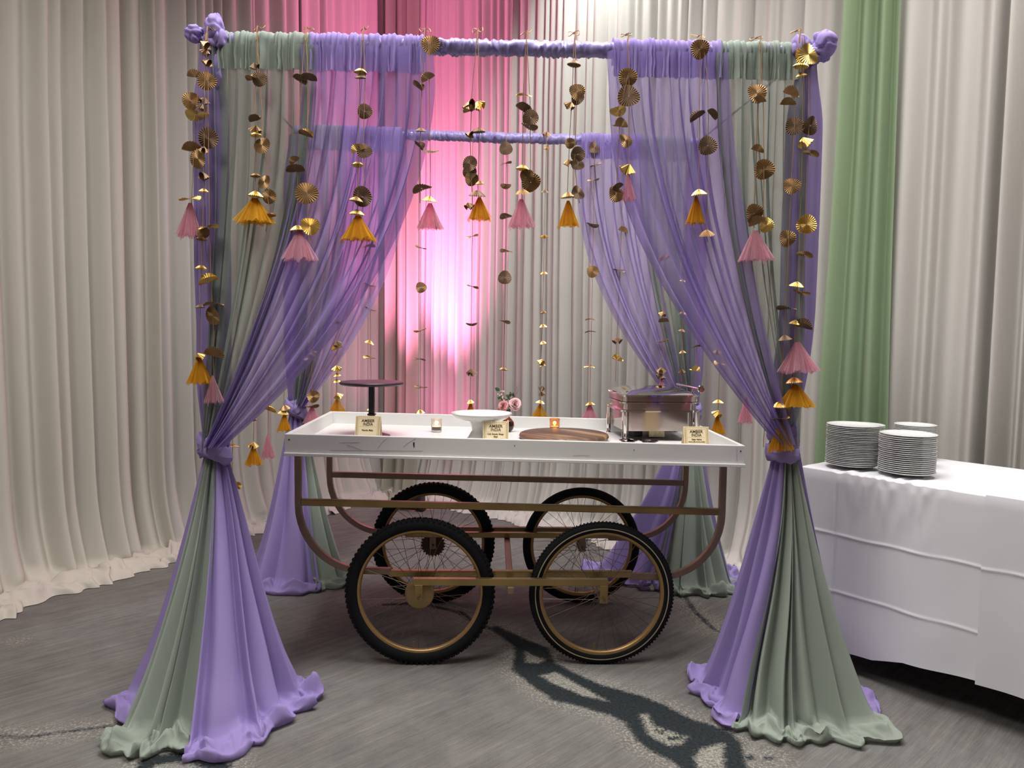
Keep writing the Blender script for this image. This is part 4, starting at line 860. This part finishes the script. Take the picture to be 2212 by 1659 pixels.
# ------------------------------------------------------------------ garlands of pleated gold fans
def fan_mesh(kind, material, seed=0):
    n = 26; rings = (.06, .45, .75, 1.0); vs = []; fs = []; r_ = random.Random(seed)
    for j, r in enumerate(rings):
        for i in range(2 * n):
            a = PI * i / n; zg = (.055 if i % 2 else -.055) * r; rr = r * (1 + .05 * math.sin(3 * a + seed))
            x, y, z = rr * math.cos(a), rr * math.sin(a), zg
            if kind in 'de': z += .14 * math.sin(2 * a + seed) * r * r
            if kind == 'b': z += .15 - .60 * r ** 1.5; x *= .92; y *= .80
            if kind == 'f':
                th = 1.75
                if y < 0: y, z = y * math.cos(th) - z * math.sin(th) * .5, -y * math.sin(th) + z
                z += .1 * x * x
            if kind == 'c':
                k = .62 + .28 * math.sin(3 * a + seed); x *= k; y *= k; z = zg + .3 - .85 * r * (1 - .35 * math.sin(3 * a + seed))
            vs.append((x, y, z))
    for j in range(len(rings) - 1):
        for i in range(2 * n):
            b = (i + 1) % (2 * n); fs.append((j * 2 * n + i, j * 2 * n + b, (j + 1) * 2 * n + b, (j + 1) * 2 * n + i))
    me = bpy.data.meshes.new('paper_fan'); me.from_pydata(vs, [], fs); me.materials.append(material); return me
FM = {}
for kd in 'debfc':
    for v in range(2):
        FM[(kd, v, 0)] = fan_mesh(kd, M['copper'] if v else M['gold'], v * 2 + 1); FM[(kd, v, 1)] = fan_mesh(kd, M['gold_bright'], v * 2 + 1)
def tassel_mesh(kind, material, seed):
    m = MB()
    def layer(sc, sd, cx=0., half=1.0, turn=0.):
        def fn(u, v):
            a = 2 * PI * u; s = v
            pl = .16 * math.sin(a * 13 + sd + 2 * math.sin(a)) + .12 * math.sin(a * 5 + 2 * sd) + .14 * nz(math.cos(a) * 3, math.sin(a) * 3, sd)
            r = (.07 + .43 * sc * s ** .9) * (1 + pl * s) * half
            hem = .16 * nz(math.cos(a) * 2.2, math.sin(a) * 2.2, sd) + .10 * nz(math.cos(a) * 9, math.sin(a) * 9, sd)
            return Vector((r * math.cos(a) + cx * s, r * math.sin(a) * .75, -s * (1 + hem * s) - .02))
        m.grid(fn, 78, 7, wrap=True)
    if kind == 'split': layer(1, seed, -.26, .52); layer(1, seed + 3, .26, .52); layer(.7, seed + 5, -.24, .5)
    else: layer(1, seed); layer(.82, seed + 2); layer(.6, seed + 4)
    me = m.mesh('tulle_tassel'); me.materials.append(material); me.polygons.foreach_set('use_smooth', [True] * len(me.polygons)); return me
TM = {(k, c, s): tassel_mesh(k, M['tulle_' + c], s + (1 if c == 'p' else 0)) for k in ('full', 'split') for c in 'op' for s in (1, 6)}
CROP = {1: (380, 20), 2: (860, 20), 3: (1280, 20), 4: (380, 540), 5: (860, 480), 6: (1280, 480)}; CS = 2.9625
grnd = random.Random(99)
def garland(label, Y, strands, fans, tassels=(), barz_=None, group='gold fan garlands on the front bar', bow=True, rope=.0014):
    """strands: lists of (crop, x, y); fans: (crop, x, y, kind+, half width); tassels: (crop, x, ytop, ybottom, width, colour, kind)"""
    def W(c, x, y): ox, oy = CROP[c]; return at(ox + x / CS, oy + y / CS, Y)
    first = W(*strands[0][0]); bz = barz_ if barz_ is not None else first.z
    e = empty('fan_garland', (first.x, Y, bz)); o0 = Vector(e.location); tag(e, label, 'garland', group)
    for k, st in enumerate(strands):
        pts = [W(*p) for p in st]
        if barz_ is not None and pts[0].z < bz - .08: pts.insert(0, Vector((pts[0].x, Y, bz + .02)))
        ln = []
        for a, b in zip(pts, pts[1:]):
            n = max(2, int((b - a).length / .035))
            for i in range(n): q = i / n; p = a.lerp(b, q); ln.append(p + Vector((.0022 * nz(p.z * 14, k, label.__len__()), .002 * nz(p.z * 11, k + 5), 0)))
        ln.append(pts[-1]); m = MB(); m.tube([p - o0 for p in ln], rope, 5); m.build('cord', M['cord'], e)
    if bow:
        m = MB(); pts = []
        for i in range(26): t = i / 25 * 2 * PI; pts.append(Vector((.020 * math.sin(t) * (1 + .5 * math.sin(t * .5)), .05 + .012 * math.cos(t * 1.5), .030 + .016 * math.sin(2 * t + grnd.uniform(0, .1)))))
        pts2 = [Vector((0, .055, .034)), Vector((.004, .0, .022)), Vector((0, -.004, -.03))]
        kx, kz, kr = grnd.uniform(.5, .85), grnd.uniform(.4, .8), grnd.uniform(-.5, .5); pts = [Vector((p.x * kx + (p.z - .03) * kr, p.y - .01, .030 + (p.z - .03) * kz + p.x * kr * .4)) for p in pts]
        m.tube(pts, .0014, 5); m.tube(pts2, .0022, 5); m.build('tie', M['cord'], e)
    for f in fans:
        c, x, y, kd, r = f; bright = 1 if 'g' in kd else 0; k0 = kd[0]; R = r / CS * Y / FPX * 1.16
        o = bpy.data.objects.new('paper_fan', FM[(k0, grnd.randint(0, 1), bright)]); COL.objects.link(o); o.parent = e
        o.location = W(c, x, y) - o0 + Vector((0, grnd.uniform(-.008, .004), 0)); o.scale = (R, R, R); u = grnd.uniform
        if k0 == 'd': o.rotation_euler = (PI / 2 + u(-.35, .35), u(-.35, .35), u(-.45, .45))
        elif k0 == 'e': o.rotation_euler = (u(-.05, .32), u(-.28, .28), u(0, 6))
        elif k0 == 'b': o.rotation_euler = (u(-.15, .3), u(-.2, .2), u(0, 6)); o.location.z += R * .2
        elif k0 == 'f': o.rotation_euler = (u(.3, 1.3), u(-.6, .6), u(-.7, .7))
        else: o.rotation_euler = (u(-.4, .4), u(-.4, .4), u(0, 6)); o.scale = (R * 1.15,) * 3
    for t in tassels:
        c, x, y0, y1, w, colr, kd = t; a = W(c, x, y0); b = W(c, x, y1); h = (a - b).length; wd = w / CS * Y / FPX
        o = bpy.data.objects.new('tulle_tassel', TM[(kd, colr, grnd.choice((1, 6)))]); COL.objects.link(o); o.parent = e; o.location = a - o0; o.scale = (wd / 1.02, wd * .85, h * .98); o.rotation_euler = (grnd.uniform(-.05, .05), grnd.uniform(-.07, .07), grnd.uniform(-.4, .4))
    return e
YF, YP = 2.905, 2.895
zf = lambda px: barz('F', (px - 1106) / 1630 * 3.0)
garland('cluster of three long fan garlands on the front left post, pink and orange tassels', YP,
    [[(1, 195, 150), (1, 150, 400), (1, 120, 800), (1, 100, 1240)], [(1, 190, 150), (1, 185, 480), (1, 178, 1150), (1, 163, 1640), (4, 150, 650)], [(1, 205, 150), (1, 208, 800), (1, 215, 1370), (4, 225, 200), (4, 238, 450), (4, 243, 800)]],
    [(1, 205, 220, 'c', 34), (1, 195, 265, 'c', 30), (1, 210, 330, 'c', 32), (1, 125, 440, 'f', 40), (1, 93, 583, 'd', 46), (1, 140, 678, 'eg', 62), (1, 105, 912, 'f', 56), (1, 145, 958, 'd', 52), (1, 92, 1212, 'eg', 58),
     (1, 195, 455, 'd', 50), (1, 182, 575, 'c', 30), (1, 175, 620, 'c', 34), (1, 182, 890, 'c', 30), (1, 175, 1055, 'c', 36), (1, 178, 1158, 'bg', 32), (1, 172, 1428, 'd', 36), (1, 165, 1465, 'b', 36), (1, 162, 1650, 'bg', 36), (4, 160, 360, 'b', 32), (4, 143, 672, 'cg', 36),
     (1, 205, 825, 'd', 56), (1, 215, 1395, 'eg', 52), (4, 212, 208, 'fg', 54), (4, 238, 345, 'e', 54), (4, 240, 422, 'd', 52), (4, 245, 680, 'f', 56)],
    [(1, 92, 1235, 1455, 145, 'p', 'full'), (4, 150, 685, 850, 150, 'o', 'full'), (4, 235, 800, 975, 140, 'p', 'split')])
garland('short fan garland with wide orange tassel, on the front left sage curtain', YF,
    [[(1, 515, 145), (1, 520, 330), (1, 510, 480), (1, 508, 840), (1, 510, 1190)], [(1, 518, 150), (1, 537, 420), (1, 560, 860), (1, 585, 1190), (1, 600, 1300), (1, 575, 1420)]],
    [(1, 505, 352, 'c', 30), (1, 490, 455, 'f', 38), (1, 540, 450, 'd', 40), (1, 510, 715, 'f', 40), (1, 515, 757, 'c', 38), (1, 515, 802, 'bg', 35), (1, 555, 872, 'd', 46), (1, 508, 1060, 'b', 32), (1, 565, 1103, 'd', 40), (1, 515, 1185, 'bg', 50), (1, 598, 1198, 'd', 40), (1, 610, 1330, 'f', 28)],
    [(1, 505, 1205, 1365, 225, 'o', 'full')])
garland('short fan garland with pink tassel where the sage and lavender left curtains meet', YF,
    [[(1, 830, 150), (1, 805, 430), (1, 782, 900), (1, 775, 1395)], [(1, 832, 150), (1, 845, 460), (1, 838, 900), (1, 842, 1320), (1, 862, 1500)]],
    [(1, 785, 460, 'f', 40), (1, 848, 455, 'f', 44), (1, 830, 810, 'f', 44), (1, 768, 980, 'f', 34), (1, 770, 1045, 'f', 50), (1, 835, 1175, 'd', 62), (1, 775, 1400, 'bg', 50), (1, 857, 1385, 'dg', 52)],
    [(1, 790, 1415, 1605, 215, 'p', 'full')])
garland('short fan garland with orange tassel, on the front left lavender curtain', YF,
    [[(1, 1195, 150), (1, 1178, 420), (1, 1168, 860), (1, 1163, 1290)], [(1, 1198, 150), (1, 1212, 420), (1, 1200, 800), (1, 1205, 1140)]],
    [(1, 1185, 395, 'bg', 40), (1, 1183, 432, 'b', 38), (1, 1208, 652, 'd', 40), (1, 1162, 910, 'fg', 42), (1, 1205, 905, 'd', 42), (1, 1165, 992, 'bg', 36), (1, 1192, 1200, 'd', 56), (1, 1158, 1218, 'b', 42), (1, 1160, 1300, 'bg', 46)],
    [(1, 1165, 1318, 1475, 205, 'o', 'full')])
garland('short fan garland with pink tassel, leftmost in the open front of the booth', YF,
    [[(2, 165, 160), (2, 150, 500), (2, 140, 900), (2, 140, 1240)], [(2, 192, 175), (2, 200, 480), (2, 207, 1000), (2, 206, 1220)]],
    [(2, 205, 222, 'd', 50), (2, 125, 505, 'f', 40), (2, 195, 455, 'f', 40), (2, 145, 770, 'b', 32), (2, 135, 885, 'f', 36), (2, 200, 905, 'e', 50), (2, 150, 1145, 'e', 54), (2, 200, 1215, 'bg', 46)],
    [(2, 205, 1238, 1400, 155, 'p', 'full')])
garland('short fan garland with orange tassel, second from left in the open front', YF,
    [[(2, 505, 160), (2, 470, 580), (2, 462, 850), (2, 475, 1250)], [(2, 512, 160), (2, 520, 600), (2, 517, 850), (2, 510, 1190)]],
    [(2, 465, 598, 'c', 48), (2, 515, 600, 'cg', 40), (2, 462, 652, 'f', 40), (2, 465, 795, 'c', 28), (2, 515, 775, 'b', 42), (2, 460, 990, 'd', 44), (2, 458, 1038, 'd', 40), (2, 470, 1085, 'd', 38), (2, 522, 1110, 'b', 32), (2, 505, 1182, 'b', 52), (2, 450, 1250, 'c', 32)],
    [(2, 520, 1200, 1345, 135, 'o', 'full')])
garland('short fan garland with pale pink tassel, middle of the open front', YF,
    [[(2, 820, 175), (2, 800, 560), (2, 797, 900), (2, 792, 1215)], [(2, 822, 175), (2, 845, 600), (2, 848, 1100)]],
    [(2, 805, 548, 'eg', 42), (2, 795, 650, 'f', 50), (2, 848, 697, 'd', 44), (2, 840, 748, 'e', 46), (2, 800, 1015, 'bg', 44), (2, 825, 1070, 'd', 38), (2, 848, 1105, 'd', 54), (2, 793, 1170, 'b', 46)],
    [(2, 788, 1212, 1392, 160, 'p', 'full')])
garland('short fan garland with orange tassel, right of the middle in the open front', YF,
    [[(2, 1128, 180), (2, 1110, 600), (2, 1092, 950), (2, 1083, 1190)], [(2, 1132, 180), (2, 1142, 600), (2, 1130, 1000), (2, 1148, 1170), (2, 1160, 1240)]],
    [(2, 1127, 345, 'b', 44), (2, 1145, 530, 'd', 44), (2, 1150, 568, 'd', 36), (2, 1105, 605, 'c', 34), (2, 1100, 860, 'd', 28), (2, 1150, 930, 'd', 40), (2, 1090, 970, 'c', 30), (2, 1150, 990, 'd', 36), (2, 1085, 1190, 'b', 48), (2, 1150, 1175, 'd', 40)],
    [(2, 1088, 1222, 1385, 120, 'o', 'full')])
garland('short fan garland with narrow pink tassel beside the right lavender curtain edge', YF,
    [[(2, 1468, 190), (2, 1475, 400), (2, 1422, 640), (2, 1400, 1130)], [(2, 1470, 190), (2, 1480, 500), (2, 1475, 1000)]],
    [(2, 1470, 435, 'd', 50), (2, 1475, 555, 'd', 60), (2, 1408, 650, 'eg', 45), (2, 1425, 755, 'f', 48), (2, 1455, 840, 'd', 40), (2, 1475, 1005, 'cg', 48), (2, 1395, 1182, 'd', 46), (2, 1412, 1150, 'f', 34)],
    [(2, 1472, 1040, 1222, 78, 'p', 'full')])
garland('short fan garland with orange tassel, on the front right lavender curtain', YF,
    [[(3, 690, 200), (3, 685, 680), (3, 688, 880), (3, 672, 1170)], [(3, 710, 205), (3, 738, 500), (3, 742, 900), (3, 728, 1430), (3, 737, 1490)]],
    [(3, 685, 258, 'd', 50), (3, 675, 697, 'f', 46), (3, 757, 682, 'f', 38), (3, 735, 875, 'd', 50), (3, 675, 1175, 'bg', 52), (3, 728, 1432, 'b', 50)],
    [(3, 665, 1192, 1365, 115, 'o', 'full')])
garland('short fan garland with broad pink tassel, on the front right sage curtain', YF,
    [[(3, 1068, 210), (3, 1075, 340), (3, 1058, 700), (3, 1035, 1300), (3, 1035, 1400)], [(3, 1072, 210), (3, 1092, 600), (3, 1098, 1000), (3, 1092, 1370)]],
    [(3, 1050, 540, 'd', 52), (3, 1062, 600, 'f', 36), (3, 1050, 910, 'f', 36), (3, 1100, 1025, 'd', 54), (3, 1030, 1310, 'd', 54), (3, 1050, 1378, 'f', 48), (3, 1108, 1382, 'dg', 42)],
    [(3, 1040, 1412, 1605, 210, 'p', 'full')])
garland('cluster of three long fan garlands on the front right post, orange and pink tassels', YP,
    [[(3, 1325, 165), (3, 1285, 480), (3, 1295, 740), (3, 1270, 1130), (3, 1250, 1640), (6, 1225, 740), (6, 1200, 1260)], [(3, 1340, 165), (3, 1342, 480), (3, 1345, 840), (3, 1320, 1640), (6, 1295, 640), (6, 1287, 1010)], [(3, 1350, 165), (3, 1382, 440), (3, 1385, 740), (3, 1360, 1380), (6, 1342, 440), (6, 1325, 770)]],
    [(3, 1378, 292, 'dg', 60), (3, 1345, 300, 'dg', 46), (3, 1335, 358, 'bg', 44), (3, 1335, 415, 'bg', 34), (3, 1265, 548, 'f', 46), (3, 1250, 612, 'f', 42), (3, 1295, 745, 'd', 50), (3, 1270, 1132, 'd', 46), (3, 1248, 1465, 'd', 46), (6, 1245, 550, 'e', 54), (6, 1225, 740, 'b', 46), (6, 1195, 1165, 'bg', 46), (6, 1200, 1255, 'eg', 48),
     (3, 1345, 840, 'cg', 46), (6, 1310, 398, 'bg', 44), (6, 1295, 640, 'bg', 36), (6, 1285, 1012, 'bg', 54), (3, 1395, 745, 'd', 50), (3, 1392, 922, 'e', 46), (3, 1365, 1378, 'dg', 52), (3, 1355, 1570, 'e', 46), (6, 1340, 450, 'e', 46), (6, 1342, 675, 'f', 54)],
    [(6, 1200, 1268, 1458, 155, 'o', 'split'), (6, 1300, 1035, 1178, 215, 'o', 'full'), (6, 1310, 765, 958, 235, 'p', 'full')])
GB = 'single fan strings on the rear bar'; YB = 4.44
def back(label, pts, fans, tassels=(), Y=YB, zb=None, group=GB):
    x0 = at(CROP[pts[0][0]][0] + pts[0][1] / CS, CROP[pts[0][0]][1] + pts[0][2] / CS, Y).x
    garland(label, Y, [pts], fans, tassels, zb if zb is not None else barz('B', x0) + .01, group, bow=False, rope=.0016)
back('rear string of gold fans hanging beside the olive corner drape', [(2, 145, 790), (5, 145, 165), (5, 143, 1210)], [(5, 145, 162, 'e', 32), (5, 147, 418, 'd', 30), (5, 140, 692, 'eg', 36), (5, 137, 877, 'e', 34), (5, 143, 1055, 'e', 36), (5, 140, 1212, 'bg', 33)])
back('rear string of fans ending in orange tassel behind the white pedestal dish', [(2, 478, 790), (5, 475, 90), (5, 462, 1145)], [(5, 476, 90, 'eg', 35), (5, 478, 412, 'e', 33), (5, 472, 652, 'e', 32), (5, 467, 950, 'c', 33), (5, 462, 1147, 'bg', 28)], [(5, 464, 1150, 1235, 60, 'o', 'full')])
back('rear string of fans hanging straight above the roses', [(2, 692, 800), (5, 688, 185), (5, 673, 1100)], [(2, 690, 892, 'd', 36), (2, 690, 985, 'e', 33), (2, 690, 1130, 'e', 30), (2, 690, 1325, 'e', 36), (5, 690, 185, 'e', 35), (5, 682, 355, 'd', 37), (5, 682, 635, 'e', 33), (5, 675, 938, 'b', 27)])
back('rear string of small bell fans ending in a split orange tassel', [(2, 950, 790), (5, 935, 90), (5, 912, 1150)], [(2, 950, 792, 'c', 26), (2, 950, 890, 'bg', 20), (2, 940, 1165, 'b', 25), (5, 935, 90, 'bg', 26), (5, 932, 325, 'bg', 26), (5, 928, 575, 'b', 22), (5, 925, 663, 'bg', 28), (5, 924, 770, 'bg', 24), (5, 922, 885, 'cg', 26), (5, 922, 915, 'b', 22), (5, 921, 1055, 'c', 22), (5, 920, 1092, 'c', 20), (5, 912, 1150, 'bg', 28)], [(5, 910, 1160, 1250, 105, 'o', 'split')])
back('rear string of fans ending in pink tassel left of the chafing dish', [(2, 1258, 830), (5, 1245, 315), (5, 1227, 1160)], [(2, 1255, 885, 'd', 32), (2, 1262, 998, 'e', 32), (2, 1250, 1093, 'e', 33), (2, 1248, 1380, 'e', 35), (5, 1245, 315, 'd', 33), (5, 1232, 622, 'eg', 31), (5, 1230, 700, 'e', 30), (5, 1225, 925, 'eg', 30), (5, 1227, 1162, 'bg', 31)], [(5, 1227, 1168, 1275, 118, 'p', 'full')])
back('rear string of fans dropping behind the left side of the chafing dish', [(2, 1440, 850), (5, 1430, 60), (5, 1400, 750), (5, 1390, 1020)], [(2, 1437, 1425, 'f', 28), (5, 1415, 308, 'e', 34), (5, 1400, 748, 'c', 30), (5, 1400, 883, 'fg', 33)])
back('rear string of fans over the right lavender curtain above the dish lid', [(6, 466, 100), (6, 460, 250), (6, 448, 760), (6, 440, 990)], [(6, 462, 240, 'fg', 35), (6, 455, 580, 'c', 26), (6, 453, 640, 'f', 28), (6, 448, 760, 'eg', 34), (6, 440, 938, 'c', 30), (6, 440, 978, 'c', 28)], [(6, 442, 998, 1080, 60, 'p', 'full')], 4.36)
back('rear string of small bell fans over the right sage curtain', [(6, 582, 360), (6, 575, 700), (6, 568, 1020)], [(6, 580, 375, 'bg', 22), (6, 578, 582, 'bg', 25), (6, 573, 692, 'b', 22), (6, 572, 830, 'b', 25), (6, 572, 947, 'c', 24)], (), 4.36)
back('string of fans beside the rear right post above the dish handle', [(6, 676, 550), (6, 668, 800), (6, 660, 1020)], [(6, 670, 795, 'e', 33), (6, 660, 955, 'fg', 34)], (), 4.33)
back('rear string of flat fans hanging behind the black cake stand', [(1, 1240, 1515), (4, 1245, 380), (4, 1248, 900), (4, 1250, 1020)], [(1, 1240, 1515, 'e', 33), (4, 1243, 225, 'e', 31), (4, 1247, 380, 'e', 32), (4, 1240, 590, 'bg', 33), (4, 1240, 688, 'e', 34), (4, 1252, 1020, 'bg', 30)])
back('string of crumpled fans ending in orange tassel left of the cake stand', [(4, 1036, 440), (4, 1032, 600), (4, 1028, 940)], [(4, 1034, 450, 'c', 24), (4, 1028, 590, 'c', 28), (4, 1034, 635, 'fg', 30), (4, 1031, 748, 'cg', 30), (4, 1030, 798, 'bg', 26), (4, 1027, 838, 'bg', 26), (4, 1035, 925, 'cg', 30)], [(4, 1030, 945, 1040, 105, 'o', 'split')], 4.36)
back('string of fans ending in pink tassel just right of the rear left knot', [(4, 868, 640), (4, 870, 900), (4, 875, 1005)], [(4, 870, 652, 'c', 26), (4, 862, 690, 'e', 36), (4, 880, 938, 'd', 35), (4, 876, 1000, 'e', 35)], [(4, 870, 1003, 1112, 120, 'p', 'full')], 4.34)
GS = 'fan strings along the side bars'; zs_ = 2.63
back('side string with orange tassel, just left of the rear left knot', [(4, 693, 880), (4, 692, 1045)], [(4, 695, 1008, 'b', 36), (4, 690, 1036, 'bg', 32)], [(4, 695, 1042, 1155, 80, 'o', 'full')], 4.2, zs_, GS)
back('side string with pale pink tassel below a single gold fan', [(4, 591, 1000), (4, 590, 1185)], [(4, 600, 1032, 'fg', 34)], [(4, 588, 1178, 1328, 80, 'p', 'full')], 3.9, zs_, GS)
back('side string with orange tassel hanging lowest left of the cart', [(4, 500, 1090), (4, 497, 1250)], [(4, 495, 1238, 'cg', 33), (4, 505, 1095, 'f', 14)], [(4, 495, 1252, 1372, 98, 'o', 'full')], 3.68, zs_, GS)
back('side string nearest the front left knot, ending in a gold fan', [(4, 362, 1200), (4, 360, 1420), (4, 392, 1510)], [(4, 365, 1255, 'e', 36), (4, 397, 1508, 'dg', 23)], (), 3.4, zs_, GS)
back('side string with orange tassel hanging right of the chafing dish', [(6, 815, 820), (6, 803, 1240)], [(6, 798, 822, 'c', 26), (6, 813, 905, 'eg', 36), (6, 803, 1148, 'bg', 33), (6, 803, 1215, 'cg', 36)], [(6, 798, 1238, 1352, 90, 'o', 'full')], 3.99, zs_, GS)
back('side string with pink tassel against the right lavender curtain edge', [(6, 992, 1090), (6, 990, 1120)], [(6, 990, 1112, 'e', 16)], [(6, 984, 1115, 1280, 95, 'p', 'full')], 3.55, zs_, GS)
back('plain side cord beside the front right knot', [(6, 1103, 1270), (6, 1092, 1440)], [(6, 1098, 1330, 'e', 8)], (), 3.28, zs_, GS)
